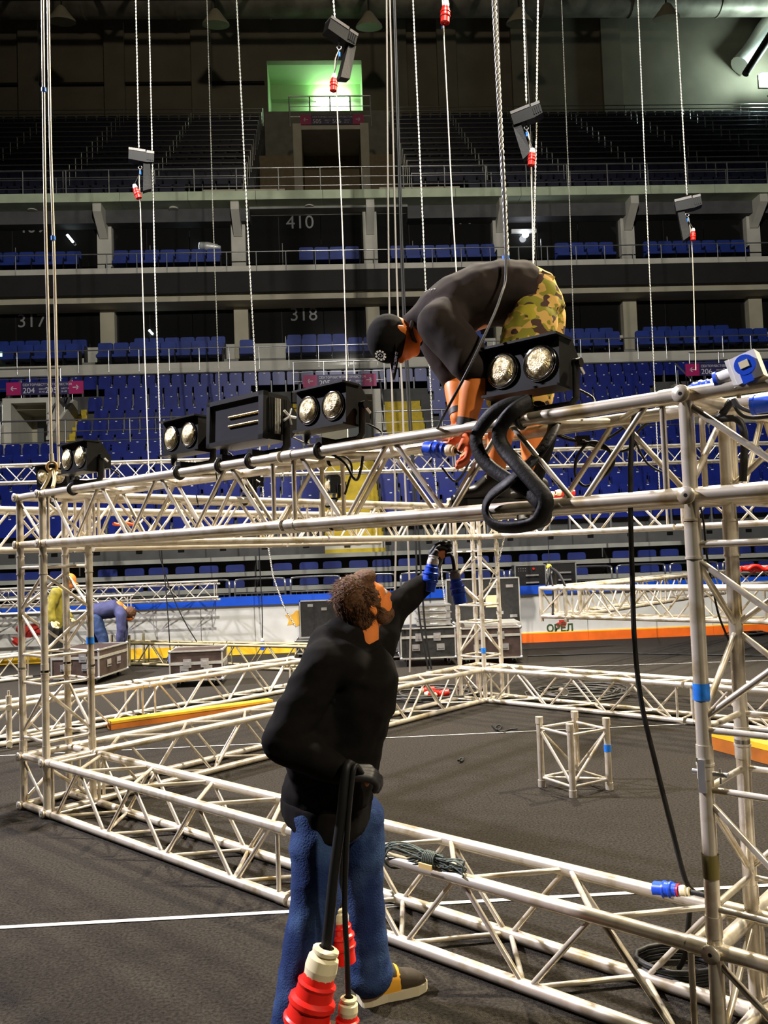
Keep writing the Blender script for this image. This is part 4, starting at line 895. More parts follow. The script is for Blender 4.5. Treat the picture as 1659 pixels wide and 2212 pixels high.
# ------------------------------------------------------------------ flight cases and things on the floor
def flight_case(label, o, e1, w, d, h, m=CASE, lid=.28, wheels=.12, latch=2, handles=2, top_open=False):
    """o = ground corner at the near left, e1 = direction of the front face"""
    o = V3((o.x, o.y, 0)); e1 = V3((e1[0], e1[1], 0)).normalized(); e2 = V3((-e1.y, e1.x, 0)); M4 = loc_m(o, e1, e2, ZZ)
    t = thing('flight_case', label, 'flight case', o); z0 = wheels; zl = z0+h*(1-lid)
    B = lambda mb, n, mm, par=t: xf(mb, M4).build(n, mm, par)
    body = B(MB().box((.004, .004, z0), (w-.004, d-.004, zl-.012)), 'body', m)
    if not top_open: ld = B(MB().box((.004, .004, zl+.012), (w-.004, d-.004, z0+h)), 'lid', m)
    e = .020
    tops = [z0, zl] if top_open else [z0, z0+h]
    for z in tops:
        for y in (0, d): B(MB().box((-e*.3, y-e/2, z-e/2), (w+e*.3, y+e/2, z+e/2)), 'edge_rail', ALUC)
        for x in (0, w): B(MB().box((x-e/2, -e*.3, z-e/2), (x+e/2, d+e*.3, z+e/2)), 'edge_rail', ALUC)
    for x in (0, w):
        for y in (0, d): B(MB().box((x-e/2, y-e/2, tops[0]), (x+e/2, y+e/2, tops[1])), 'edge_rail', ALUC)
        for y in (0, d):
            for z in tops: B(MB().sph((x, y, z), .027, 8, 6), 'ball_corner', STEEL)
    if not top_open:
        for lo, hi in (((0, -.008, zl-.02), (w, .004, zl+.02)), ((0, d-.004, zl-.02), (w, d+.008, zl+.02)), ((-.008, 0, zl-.02), (.004, d, zl+.02)), ((w-.004, 0, zl-.02), (w+.008, d, zl+.02))): B(MB().box(lo, hi), 'lid_band', ALUC)
    for k in range(latch):
        x = w*(k+1)/(latch+1); c = B(MB().box((x-.055, -.014, zl-.06), (x+.055, -.004, zl+.06)), 'latch', STEEL); B(MB().box((x-.03, -.022, zl-.025), (x+.03, -.013, zl+.025)), 'latch_wing', STEEL, c)
    for k in range(handles):
        y = d*(k+1)/(handles+1); c = B(MB().box((w+.004, y-.07, z0+h*.30), (w+.012, y+.07, z0+h*.30+.11)), 'handle_plate', STEEL); B(MB().tube([(w+.014, y-.045, z0+h*.30+.03), (w+.03, y-.045, z0+h*.30+.03), (w+.03, y+.045, z0+h*.30+.03), (w+.014, y+.045, z0+h*.30+.03)], .008, 6), 'handle', BLKP, c)
        x = w*(k+.6)/(handles+.2); c = B(MB().box((x-.06, -.010, z0+h*.25), (x+.06, -.004, z0+h*.25+.10)), 'handle_plate', STEEL); B(MB().tube([(x-.04, -.012, z0+h*.25+.03), (x-.04, -.026, z0+h*.25+.03), (x+.04, -.026, z0+h*.25+.03), (x+.04, -.012, z0+h*.25+.03)], .007, 6), 'handle', BLKP, c)
    if wheels:
        for x in (.1, w-.1):
            for y in (.1, d-.1): c = B(MB().cyl((x-.02, y, wheels*.42), (x+.02, y, wheels*.42), wheels*.42, n=12), 'castor', BLKP); B(MB().box((x-.03, y-.03, wheels*.5), (x+.03, y+.03, wheels)), 'castor_fork', STEEL, c)
    return t, M4, zl
a = onz(112, 1481); b = onz(205, 1479); flight_case('brown flight case behind the left truss tower', a, b-a, .72, 1.05, .40, wheels=.10)
a = onz(368, 1487); flight_case('small brown flight case under the blue plug', a, (1, .02), .72, .55, .40, lid=.42, wheels=.10)
t, M4, zl = flight_case('open flight case with raised lid left of standing man', onz(640, 1420), (1, 0), .95, .6, .30, CASEB, .25, .06, 1, 1, True)
B = lambda mb, n, mm, par=t: xf(mb, M4).build(n, mm, par)
ld = B(MB().box((.06, .61, zl), (.95, .69, zl+.66)), 'open_lid', CASEB)
for lo, hi in (((.05, .60, zl), (.07, .70, zl+.67)), ((.94, .60, zl), (.96, .70, zl+.67)), ((.05, .60, zl+.65), (.96, .70, zl+.67))): B(MB().box(lo, hi), 'lid_rail', ALUC)
for x, z in ((.2, .55), (.45, .48), (.5, .1)): B(MB().box((x, .60, zl+z), (x+.1, .607, zl+z+.05)), 'lid_plate', STEEL, ld)
t, M4, zl = flight_case('long black flight case on castors left of distant tower', onz(868, 1442), (1, -.02), .84, .75, .46, CASEB, .30, .13, 2, 2)
# stack of silver trays on the long case
tp = (M4 @ V3((.35, .2, .13+.46))).z
for k in range(3):
    t2 = thing('metal_tray', 'silver metal tray %s of the stack on the long flight case' % ('at the bottom', 'in the middle', 'on top')[k], 'tray', M4 @ V3((.36, .2, .6+.11*k)), 'stacked metal trays')
    z = .605+.112*k; xf(MB().box((.28, .2, z), (.80, .6, z+.085)), M4).build('body', ALUC, t2); xf(MB().box((.26, .18, z+.085), (.82, .62, z+.102)), M4).build('lid', STEEL, t2)
    for x in (.29, .73): xf(MB().box((x, .185, z+.01), (x+.07, .199, z+.08)), M4).build('catch', STEEL, t2)
    xf(MB().tube([(.48, .195, z+.03), (.48, .17, z+.03), (.60, .17, z+.03), (.60, .195, z+.03)], .008, 6), M4).build('handle', STEEL, t2)
t, M4, zl = flight_case('large brown flight case with open lid behind distant tower', onz(998, 1438), (1, -.04), .92, 1.15, .46, CASE, .25, .10, 2, 2)
xf(MB().box((.10, .35, .56), (1.0, 1.1, .60)), M4).build('tray_rim', ALUC, t)
ld = xf(MB().box((-.1, 1.16, .5), (1.12, 1.26, 1.28)), M4).build('open_lid', CASEB, t)
for lo, hi in (((-.11, 1.15, .5), (-.09, 1.27, 1.29)), ((1.11, 1.15, .5), (1.13, 1.27, 1.29)), ((-.11, 1.15, 1.27), (1.13, 1.27, 1.29))): xf(MB().box(lo, hi), M4).build('lid_rail', ALUC, t)
PAPER = mat('beige_paper_label', (.55, .46, .26), .8)
xf(MB().box((.55, 1.150, .80), (.80, 1.158, 1.0)), M4).build('paper_label', PAPER, ld)
for x, z in ((.9, 1.12), (.65, 1.12), (.72, .68), (.95, .62)): xf(MB().box((x, 1.150, z), (x+.12, 1.158, z+.05)), M4).build('lid_plate', STEEL, ld)
flight_case('small black flight case half hidden behind the standing man', onz(826, 1428), (1, 0), .42, .5, .34, CASEB, .3, .06, 1, 1)
# amplifier racks behind the boards
for k, (x0, x1, py, lb) in enumerate(((1112, 1178, 1222, 'black rack with red button behind the boards'), (1182, 1243, 1216, 'black rack with two handles right of red button rack'))):
    p0, p1 = at(x0, py, 16.5), at(x1, py, 16.5); t = thing('equipment_rack', lb, 'rack', (p0.x, 16.5, 0)); H = p0.z
    block('body', (p0.x, 16.5, 0), (p1.x, 17.0-.18, H), CASEB, t)
    for x in (p0.x, p1.x): block('edge_rail', (x-.012, 16.488, 0), (x+.012, 16.51, H), ALUC, t)
    block('edge_rail', (p0.x, 16.488, H-.012), (p1.x, 16.51, H+.01), ALUC, t)
    for z in (.18, .32): block('rack_handle', (p0.x+.2, 16.46, H-z-.03), (p0.x+.45, 16.488, H-z), ALUC, t)
    if k == 0:
        MB().cyl((p0.x+.36, 16.47, H-.07), (p0.x+.36, 16.5, H-.07), .022, n=12).build('red_button', RED, t)
        for i in range(8): block('socket', (p0.x+.06+.045*(i % 4), 16.485, H-.07-.045*(i//4)), (p0.x+.075+.045*(i % 4), 16.499, H-.055-.045*(i//4)), GREYM, t)
# sling and bracket of the hanging corner
hp = at(1186, 1224, 10.9)
sl = thing('hanging_sling', 'black sling legs with yellow link holding the truss corner', 'sling', hp)
for q in (HC+ZZ*.37+UU*.02+VV*.1, HC+ZZ*.36+UU*.36, HC+ZZ*.37+VV*.36, HC+UU*.17+ZZ*.02+VV*-.02): MB().tube(smooth_path([hp, hp.lerp(q, .5)+V3((.02, -.03, .03)), q], 5), .022, 6, flat=.6).build('sling_leg', STRAP, sl)
MB().sph(hp, .035, 8, 6).build('link', mat('yellow_link', (.7, .5, .02), .5), sl); MB().ring(hp-ZZ*.06, (0, 1, 0), .035, .010, 12, 6).build('ring', STEEL, sl)
# kerb beams of orange and yellow
def beam(label, p, q, dirw, h, m1, m2):
    p = V3((p.x, p.y, 0)); q = V3((q.x, q.y, 0)); e = (q-p).normalized(); n = V3((-e.y, e.x, 0)); L = (q-p).length; M4 = loc_m(p, e, n, ZZ)
    t = thing('kerb_beam', label, 'beam', p); xf(MB().box((0, 0, 0), (L, dirw, h*.7)), M4).build('body', m1, t); xf(MB().box((0, -.004, h*.7), (L, dirw+.004, h)), M4).build('top_board', m2, t)
beam('orange kerb beam lying behind the left floor trusses', onz(240, 1577), onz(590, 1528), .14, .09, ORANGEW, YELLOWW)
beam('orange kerb beam lying right of the near tower', onz(1535, 1618), onz(1720, 1668), .14, .155, ORANGEW, YELLOWK)
# cable heaps
def heap(label, px, py, rx, ry, n, m, sd, seed=0, r=.011):
    rr = random.Random(seed); c = onz(px, py); pts = []
    ph = 0
    for i in range(n*14):
        a = i*2*math.pi/14; k = 1+.25*math.sin(a*.37+seed)+.12*math.sin(a*1.7); ox = .12*math.sin(a*.11+seed); pts.append(c+V3((rx*k*math.cos(a)+ox*rx, ry*k*math.sin(a)+ox*ry, r+.05*(i/(n*14))+.012*math.sin(a*2.3))))
    return single('cable_heap', MB().tube(pts, r, 6), m, label, 'cable heap')
heap('heap of dark cable on carpet left of distant tower', 925, 1503, .55, .45, 7, DARKC, 0, 1); heap('heap of grey cable on carpet right of distant tower', 1250, 1502, .48, .42, 8, DARKC, 0, 4)
for k, (px, py, d, lb) in enumerate(((905, 1506, (1, .3, .05), 'red plug on the cable heap left of distant tower'), (918, 1512, (1, -.5, .12), 'second red plug on the cable heap beside the first'), (848, 1508, (-1, .2, .1), 'red plug on carpet just right of standing man'), (935, 1514, (1.0, .1, .1), 'red plug lying rightmost on the dark cable heap'))):
    q = thing('plug', lb, 'plug', onz(px, py)); cee(q, onz(px, py)+ZZ*.07, d, .2)
s1 = thing('socket', 'grey round socket on cable heap right of distant tower', 'socket', onz(1213, 1508)); MB().cyl(onz(1213, 1508)+ZZ*.08, onz(1213, 1508)+ZZ*.08+V3((.02, -.09, 0)), .045, n=14).build('body', GREYC, s1); MB().ring(onz(1213, 1508)+ZZ*.08+V3((.02, -.09, 0)), (.2, -1, 0), .042, .007, 14, 6).build('rim', STEEL, s1)
def squig(label, l, r=.006): return single('cable_scrap', MB().tube(smooth_path([onz(a, b, .008+.01*(i % 2)) for i, (a, b) in enumerate(l)], 5), r, 6), BLKP, label, 'cable scrap')
squig('thin black cable scrap on open carpet behind the cube', [(1063, 1567), (1075, 1577), (1083, 1570), (1078, 1566), (1070, 1573), (1085, 1580), (1100, 1576), (1118, 1574)], .008)
squig('tiny black scrap on the carpet before the cube', [(990, 1643), (996, 1637), (1001, 1641), (995, 1645), (1002, 1637)], .009)
wire('dark floor cable running along the boards at right', [onz(1140, 1417, .012), onz(1240, 1414, .012), onz(1330, 1411, .012), onz(1500, 1414, .012), onz(1700, 1417, .012)], .012, BLKP, top=False)
heap('black cable heap on carpet near the boards at far right', 1622, 1372, .35, .25, 5, BLKP, 0, 9)
RB = thing('red_bundle', 'bundle of red straps lying on a truss at the far right', 'strap bundle', at(1628, 1225, 12.5))
for k in range(5): MB().tube(smooth_path([at(1600+i*13, 1226+5*math.sin(i*1.9+k)+k, 12.5+.05*k) for i in range(6)], 4), .028, 6).build('strap', RED, RB)
truss('truss', 'truss under the red strap bundle at the far right', at(1585, 1262, 12.6), (1, 0, 0), (0, 1, 0), [(0, 2.2, 0)], .24, ALU2, .02, .010, .27, n=8)
# red cable bits on the far upper trusses
for px, py, lb in ((965, 1082, 'red plug on the side truss left of the worker shoes'), (1185, 1068, 'red plug on the far truss right of the worker shoes'), (1200, 1064, 'second red plug on the far truss right of shoes')):
    p = onu(px, py, -.1) if px < 1000 else onv(px, py, FB+.1); q = thing('plug', lb, 'plug', p); cee(q, p, (1, .2, -.05), .22)
RC = thing('orange_rope', 'orange rope lying on the left side truss', 'rope', onu(285, 1132, -.2))
MB().tube(smooth_path([onu(245+i*11, 1131+2.5*math.sin(i*2.1), -.2) for i in range(6)], 4), .014, 6).build('strand', mat('orange_rope_fibre', (.8, .10, .01), .5), RC)
q = thing('plug', 'dark blue plug with brass ring at the bent worker gloves', 'plug', onv(985, 972, .12)); tp = onv(984, 974, .10); dd = onv(905, 968, .10)-tp; cee(q, tp, dd, .17, BLUEC, CREAMC); MB().tube(smooth_path([tp, onv(1000, 985, .12), onv(1012, 1000, .2), onv(985, 1040, .3), onv(955, 1010, .3)], 5), .006, 6).build('lead', BLKP, q)
# hank of rope on the near lower truss
ROPE = mat('dark_green_rope', (.055, .075, .062), .6, 0, bump=.4, bscale=300)
hk = thing('rope_hank', 'hank of dark green rope tied in the middle on lower truss', 'rope hank', onv(915, 1870, .0)); rr = random.Random(5)
def hp_(a, b, dv, dz): return onv(a, b, .0+dv)+ZZ*dz
for k in range(9):
    j = lambda s: rr.uniform(-s, s)
    z = .005*k-.012; dv = -.02+.009*(k % 5)
    pts = [hp_(958+j(6), 1863+j(5), dv, z), hp_(925, 1853+j(5), dv, z), hp_(885+j(8), 1838+j(6)-3*(k % 3), dv-.01, z), hp_(840+j(9), 1832+j(7), dv-.01, z), hp_(830+j(4), 1848+j(6), dv-.01, z), hp_(848+j(8), 1866+j(5), dv+.01, z), hp_(890+j(8), 1864+j(4), dv, z), hp_(925, 1858+j(6), dv, z), hp_(960+j(5), 1868+j(6), dv, z), hp_(985+j(9), 1868+j(6), dv, z), hp_(1003+j(5), 1878+j(6), dv-.01, z-.005), hp_(985+j(8), 1884+j(4), dv+.01, z-.01), hp_(950, 1868+j(5), dv, z)]
    MB().tube(smooth_path(pts, 5), .0035, 6).build('rope_strand', ROPE, hk)
hx = (hp_(960, 1862, 0, 0)-hp_(915, 1850, 0, 0)).normalized(); h0 = hp_(920, 1852, -.005, .0)
MB().tube([h0+hx*(.062*i/70)+(frame(hx)[0]*math.cos(i*.6)+frame(hx)[1]*math.sin(i*.6))*.030 for i in range(71)], .0038, 6).build('rope_wrap', ROPE, hk)
MB().box((-.035, -.034, -.012), (.035, -.026, .010)).build('x', mat('tan_label', (.72, .50, .18), .6)).name = 'tan_label_strip'; tl = bpy.data.objects['tan_label_strip']; adopt(tl, hk); tl.matrix_basis = loc_m(hp_(928, 1866, -.02, -.002), hx, VV, ZZ)

# ------------------------------------------------------------------ people
SKIN = mat('warm_lit_skin', (.74, .205, .03), .5, 0, var=.06, scale=12)
HAIRB = mat('brown_hair', (.030, .0105, .0025), .8, 0, col2=(.15, .055, .009), scale=130, lo=.35, hi=.7)
JACKET = mat('black_jacket_cloth', (.0055, .0047, .0042), .9, 0, var=.15, scale=30, spec=.1)
DENIM = mat('blue_denim', (.010, .026, .095), .85, 0, col2=(.050, .10, .22), scale=7, lo=.45, hi=.78, detail=8, bump=.3, bscale=160, spec=.2)
DENIMD = mat('dark_denim', (.015, .035, .10), .85, 0, var=.3, scale=12)
GLOVEB = mat('black_work_glove', (.013, .013, .014), .6, 0, var=.2, scale=40)
GLOVEC = mat('cream_work_glove', (.60, .52, .30), .8)
GLOVER = mat('orange_work_glove', (.75, .13, .03), .7)
TEE = mat('faded_black_tee', (.028, .021, .018), .9, 0, var=.2, scale=14, spec=.15)
OLIVEJ = mat('olive_yellow_jacket', (.26, .21, .012), .8, 0, col2=(.10, .085, .010), scale=9, lo=.45, hi=.7)
NAVYS = mat('navy_sweater', (.035, .038, .10), .85, 0, var=.2, scale=10)
TROUSER = mat('dark_work_trousers', (.016, .015, .011), .85)
CAPB = mat('black_cap_cloth', (.008, .0072, .0065), .9, spec=.1)
ORCAP = mat('orange_cap_cloth', (.75, .22, .02), .7)
SHOEB = mat('black_shoe_leather', (.012, .011, .010), .35)
SOLE = mat('cream_rubber_sole', (.52, .47, .32), .6)
SUEDE = mat('dark_brown_suede', (.045, .032, .016), .85); YSUEDE = mat('yellow_suede', (.70, .34, .02), .8)
def camo():
    m = bpy.data.materials.new('camouflage_cloth'); m.use_nodes = True; nt = m.node_tree; b = nt.nodes['Principled BSDF']; b.inputs['Roughness'].default_value = .85
    g = nt.nodes.new('ShaderNodeNewGeometry'); mp = nt.nodes.new('ShaderNodeMapping'); mp.inputs['Scale'].default_value = (14, 14, 24); nt.links.new(g.outputs['Position'], mp.inputs['Vector'])
    prev = None
    for k, (c, lo, off) in enumerate((((.70, .43, .11), 0, 0), ((.28, .26, .02), .52, 3.1), ((.07, .03, .02), .57, 9.7), ((.50, .42, .03), .62, 17.3))):
        if k == 0: prev = c; continue
        a = nt.nodes.new('ShaderNodeVectorMath'); a.inputs[1].default_value = (off, off*.7, off*.3); nt.links.new(mp.outputs[0], a.inputs[0])
        n = nt.nodes.new('ShaderNodeTexNoise'); n.inputs['Scale'].default_value = 1; n.inputs['Detail'].default_value = 1.; nt.links.new(a.outputs[0], n.inputs['Vector'])
        r = nt.nodes.new('ShaderNodeMath'); r.operation = 'GREATER_THAN'; r.inputs[1].default_value = lo; nt.links.new(n.outputs['Fac'], r.inputs[0])
        x = nt.nodes.new('ShaderNodeMix'); x.data_type = 'RGBA'; nt.links.new(r.outputs[0], x.inputs['Factor']); x.inputs[7].default_value = (*c, 1)
        if isinstance(prev, tuple): x.inputs[6].default_value = (*prev, 1)
        else: nt.links.new(prev, x.inputs[6])
        prev = x.outputs[2]
    nt.links.new(prev, b.inputs['Base Color']); return m
CAMO = camo()
def loft(mb, secs, n=18):
    """secs = [(centre, half axis a, half axis b)]; closed by end caps"""
    v = []
    for c, a, b in secs:
        c = V3(c); a = V3(a); b = V3(b); v += [c+a*math.cos(2*math.pi*k/n)+b*math.sin(2*math.pi*k/n) for k in range(n)]
    L = len(secs); mb.add(v, [(i*n+k, i*n+(k+1) % n, (i+1)*n+(k+1) % n, (i+1)*n+k) for i in range(L-1) for k in range(n)], True)
    return mb.add(v[:n]+v[-n:], [tuple(range(n-1, -1, -1)), tuple(range(n, 2*n))])
def caps(mb, chain_, n=14):                # tapered limb: [(point, radius), ...] with round joints
    for i, (p, r) in enumerate(chain_):
        mb.sph(p, r, n, 8)
        if i: q, s = chain_[i-1]; mb.cyl(q, p, s, r, n)
    return mb
def ell(mb, c, f, r, u, sf, sr, su, n=18, m=12):
    R = Matrix((V3(f)*sf, V3(r)*sr, V3(u)*su)).transposed(); return mb.sph(c, 1, n, m, R=R)
def skin_mesh(name, mb, m, parent, vox=.012, it=6, fold=0., ff=8., seed=0., fdir=None, cut=None):
    me0 = mb.mesh('tmp'); o0 = bpy.data.objects.new('tmp', me0); C.objects.link(o0)
    md = o0.modifiers.new('r', 'REMESH'); md.mode = 'VOXEL'; md.voxel_size = vox; md.use_smooth_shade = True
    if it: sm = o0.modifiers.new('s', 'SMOOTH'); sm.iterations = it; sm.factor = .5
    dg = bpy.context.evaluated_depsgraph_get(); dg.update(); me = bpy.data.meshes.new_from_object(o0.evaluated_get(dg)); bpy.data.objects.remove(o0)
    if fold:
        ns = [v.normal.copy() for v in me.vertices]; d = V3(fdir) if fdir else V3((1, 1, 1))
        for v, nn in zip(me.vertices, ns):
            p = V3((v.co.x*d.x, v.co.y*d.y, v.co.z*d.z)); a = mnoise.noise(p*ff+V3((seed, 0, 0))); b = mnoise.noise(p*ff*2.3+V3((0, seed, 0)))
            v.co += nn*fold*((1-abs(a)*2)*.6+b*.5)
    me.materials.clear(); me.materials.append(m); me.name = name; me.polygons.foreach_set('use_smooth', [True]*len(me.polygons)); me.update()
    o = bpy.data.objects.new(name, me); C.objects.link(o); adopt(o, parent); return o
def hand(mb, w, d, n, side=1, curl=.5, s=1., g=0., spread=.0):
    """palm and five fingers; d = towards the fingers, n = the way the palm faces, side = +-1 thumb side"""
    w = V3(w); d = V3(d).normalized(); n = V3(n); n = (n-d*n.dot(d)).normalized(); b = d.cross(n)*side
    kn = []
    for i, (o, L) in enumerate(((.031, .074), (.011, .082), (-.010, .076), (-.029, .060))):
        k = w+d*(.088-.006*abs(i-1.2))*s+b*o*s; kn.append(k); caps(mb, [(w+b*o*.55*s, (.017+g)*s), (k, (.0135+g)*s)], 10)
        q = k; dd = (d+b*spread*(1.5-i)).normalized(); ang = 0
        pts = [(q, (.0105+g)*s)]
        for j, (f, c) in enumerate(((.46, .75), (.31, 1.), (.23, .8))):
            ang += curl*c; q = q+(dd*math.cos(ang)+n*math.sin(ang))*(L*f*s); pts.append((q, (.0098-.0009*j+g)*s))
        caps(mb, pts, 10)
    t0 = w+d*.028*s+b*.030*s; t1 = t0+(d*.55+b*.62+n*.45).normalized()*.038*s; t2 = t1+(d*.8+b*.15+n*.6).normalized()*.034*s
    caps(mb, [(w+d*.012*s+b*.012*s, (.018+g)*s), (t0, (.015+g)*s), (t1, (.0125+g)*s), (t2, (.0105+g)*s)], 10)
    return kn
def head(mb, H, f, u, s=1.):
    f = V3(f).normalized(); u = V3(u); u = (u-f*u.dot(f)).normalized(); r = f.cross(u); H = V3(H)
    ell(mb, H+u*.018*s-f*.008*s, f, r, u, .097*s, .077*s, .100*s); ell(mb, H+f*.035*s-u*.045*s, f, r, u, .062*s, .060*s, .068*s); ell(mb, H+f*.058*s-u*.090*s, f, r, u, .030*s, .032*s, .022*s)
    caps(mb, [(H+f*.088*s+u*.018*s, .010*s), (H+f*.108*s-u*.018*s, .012*s), (H+f*.112*s-u*.026*s, .013*s)]); ell(mb, H+f*.092*s-u*.056*s, f, r, u, .014*s, .024*s, .012*s)
    ell(mb, H+f*.078*s+u*.030*s, f, r, u, .018*s, .055*s, .012*s)
    for q in (1, -1): ell(mb, H+r*q*.079*s-f*.012*s-u*.012*s, (f*.9-r*q*.35).normalized(), (r*q*.9+f*.35).normalized(), u, .019*s, .010*s, .033*s); ell(mb, H+f*.082*s+r*q*.032*s+u*.006*s, f, r, u, .012*s, .018*s, .010*s)
    return f, r, u
def eyes(par, H, f, r, u, s=1.):
    for q in (1, -1): MB().sph(V3(H)+f*.086*s+r*q*.032*s+u*.004*s, .0115*s, 10, 8).build('eye', TAGW, par)
def shoe(par, heel, toe, upp, wd, label, ankle, canvas=False):
    heel = V3(heel); toe = V3(toe); d = (toe-heel); L = d.length; d.normalize(); up = V3(upp); s = d.cross(up).normalized(); up = s.cross(d)
    so = MB(); outl = [(-.02, .30), (.0, .42), (.12, .48), (.35, .42), (.60, .50), (.80, .50), (.94, .34), (1.0, .12)]
    poly = [(a*L, b*wd) for a, b in outl]+[(a*L, -b*wd) for a, b in reversed(outl)]
    so.prism(poly, heel, d, s*-1, 1.); n = len(poly); so.v = [tuple(heel+d*a-s*b) for a, b in poly]+[tuple(heel+d*a-s*b+up*.032) for a, b in poly]
    sole = so.build('sole', SOLE if canvas else SHOEB, par)
    m = MB(); loft(m, [(heel+d*.02+up*.03, s*wd*.38, up*.001), (heel+d*L*.02+up*.07, s*wd*.36, up*.055), (heel+d*L*.22+up*.085, s*wd*.40, up*.075), (heel+d*L*.42+up*.075, s*wd*.40, up*.065), (heel+d*L*.62+up*.055, s*wd*.46, up*.042), (heel+d*L*.82+up*.047, s*wd*.45, up*.034), (heel+d*L*.97+up*.036, s*wd*.24, up*.018)])
    caps(m, [(heel+d*L*.16+up*.10, wd*.38), (V3(ankle), wd*.36)])
    up_ = skin_mesh('shoe_upper', m, SUEDE if canvas else SHOEB, par, .007, 3)
    if canvas:
        v = MB(); loft(v, [(heel+d*L*.16+up*.052, s*wd*.435, up*.070), (heel+d*L*.34+up*.056, s*wd*.438, up*.086), (heel+d*L*.56+up*.055, s*wd*.455, up*.060)]); skin_mesh('quarter_panel', v, YSUEDE, up_, .007, 3)
    for k in range(4):
        c = heel+d*L*(.36+.07*k)+up*(.150-.020*k); MB().tube(smooth_path([c-s*wd*.30-up*.012, c+up*.004, c+s*wd*.30-up*.012], 3), .004, 6).build('lace', BLKP, up_)
    return sole

# --- the standing man in front, seen from behind
P = at
m1 = thing('person', 'man in black jacket and jeans reaching up, holding hanging cables', 'person', onz(740, 2200))
hd = V3((.80, .36, .48)).normalized(); hu = V3((-.42, -.22, .88)); H1 = P(788, 1304, 3.42)
shR, elR, wrR = P(700, 1432, 3.24), P(612, 1602, 3.17), P(742, 1668, 3.13)
shL, elL, wrL = P(806, 1412, 3.56), P(838, 1328, 3.66), P(932, 1246, 3.78)
hpR, knR, anR = P(690, 1735, 3.32), P(684, 1930, 3.24), V3((*P(640, 2215, 3.16).xy, .10))
hpL, knL, anL = P(775, 1735, 3.46), P(782, 1905, 3.47), V3((*P(800, 2110, 3.46).xy, .11))
pel, chest, nk = P(728, 1700, 3.39), P(765, 1480, 3.40), P(785, 1400, 3.41)
mb = MB(); hf, hr, hu = head(mb, H1, hd, hu)
caps(mb, [(H1-hu*.05-hf*.03, .058), (nk, .062), (chest, .11)]); caps(mb, [(chest, .12), (pel, .095)])
caps(mb, [(shR, .05), (elR, .043), (wrR, .030)]); caps(mb, [(shL, .05), (elL, .043), (wrL, .030)]); caps(mb, [(chest, .09), (shR, .05)]); caps(mb, [(chest, .09), (shL, .05)])
caps(mb, [(pel, .08), (hpR, .06), (knR, .056), (anR, .040)]); caps(mb, [(pel, .08), (hpL+V3((-.03, 0, 0)), .055), (knL, .055), (anL, .040)])
hand(mb, wrR, (1, .1, -.15), (0, .35, -1), 1, .75, .80); hand(mb, wrL, (.25, .2, 1), (.6, -.5, 0), -1, .6, .88)
body = skin_mesh('body', mb, SKIN, m1, .009, 3); eyes(body, H1, hf, hr, hu)
hb = MB(); ell(hb, H1-hf*.022+hu*.024, hf, hr, hu, .098, .088, .108); ell(hb, H1-hf*.055-hu*.030, hf, hr, hu, .058, .074, .07); ell(hb, H1+hf*.040+hu*.088, hf, hr, hu, .055, .062, .035)
skin_mesh('hair', hb, HAIRB, m1, .005, 1, .0035, 85, 3)
hs = MB(); rr = random.Random(11)
for k in range(1500):
    q = V3((rr.gauss(0, 1), rr.gauss(0, 1), rr.gauss(0, 1))).normalized(); a, b, c = q.dot(hf), q.dot(hr), q.dot(hu)
    if a > .45 and c < .65 or c < -.75: continue
    p = H1-hf*.022+hu*.024+hf*a*.098+hr*b*.088+hu*c*.108; fl_ = (hf*.25-hu*.75 if c < .5 else -hf*.5+hr*rr.uniform(-.6, .6)); t_ = p+(q*.35+fl_.normalized()*.9+V3((rr.uniform(-.3, .3), rr.uniform(-.3, .3), rr.uniform(-.3, .3)))).normalized()*rr.uniform(.015, .034)
    hs.cyl(p-q*.003, t_, .0016, .0004, 3, False)
hs.build('hair_strands', HAIRB, m1)['kind'] = 'stuff'
bb = MB(); ell(bb, H1+hf*.046-hu*.080, hf, hr, hu, .046, .056, .040); ell(bb, H1+hf*.020-hu*.060+hr*.045, hf, hr, hu, .030, .022, .045); ell(bb, H1+hf*.020-hu*.060-hr*.045, hf, hr, hu, .030, .022, .045)
skin_mesh('beard', bb, HAIRB, m1, .008, 2, .004, 40, 5)
jk = MB(); fx = V3((.88, .47, 0)); sx_ = V3((.47, -.88, 0))
def sec(px, py, Y, ha, hb_): return (P(px, py, Y), fx*ha, sx_*hb_)
loft(jk, [sec(785, 1392, 3.41, .068, .075), sec(775, 1420, 3.41, .12, .15), sec(766, 1462, 3.41, .155, .205), sec(757, 1520, 3.40, .165, .205), sec(738, 1590, 3.40, .165, .19), sec(722, 1650, 3.39, .17, .185), sec(708, 1700, 3.39, .175, .19), sec(704, 1735, 3.39, .170, .190)])
caps(jk, [(shR, .088), (shR.lerp(elR, .5), .084), (elR, .078), (elR.lerp(wrR, .6), .062), (elR.lerp(wrR, .88), .052)])
caps(jk, [(P(668, 1560, 3.27), .10), (P(672, 1640, 3.27), .10), (P(690, 1690, 3.28), .10)]); caps(jk, [(shL, .085), (elL, .068), (elL.lerp(wrL, .75), .05)]); caps(jk, [(P(745, 1440, 3.3), .10), (shR, .088)])
caps(jk, [(P(730, 1362, 3.38), .055), (P(712, 1392, 3.34), .082), (P(708, 1432, 3.30), .095)]); caps(jk, [(P(748, 1385, 3.36), .07), (P(752, 1430, 3.36), .10)])
skin_mesh('jacket', jk, JACKET, m1, .012, 5, .010, 7, 1, (1, 1, 1.6))
hem = MB(); loft(hem, [(P(705, 1715, 3.39), fx*.176, sx_*.194+ZZ*-.02), (P(702, 1752, 3.37), fx*.168+ZZ*.02, sx_*.196+ZZ*-.06), (P(702, 1760, 3.36), fx*.155+ZZ*.02, sx_*.185+ZZ*-.065)]); 
skin_mesh('jacket_hem', hem, JACKET, m1, .011, 2)
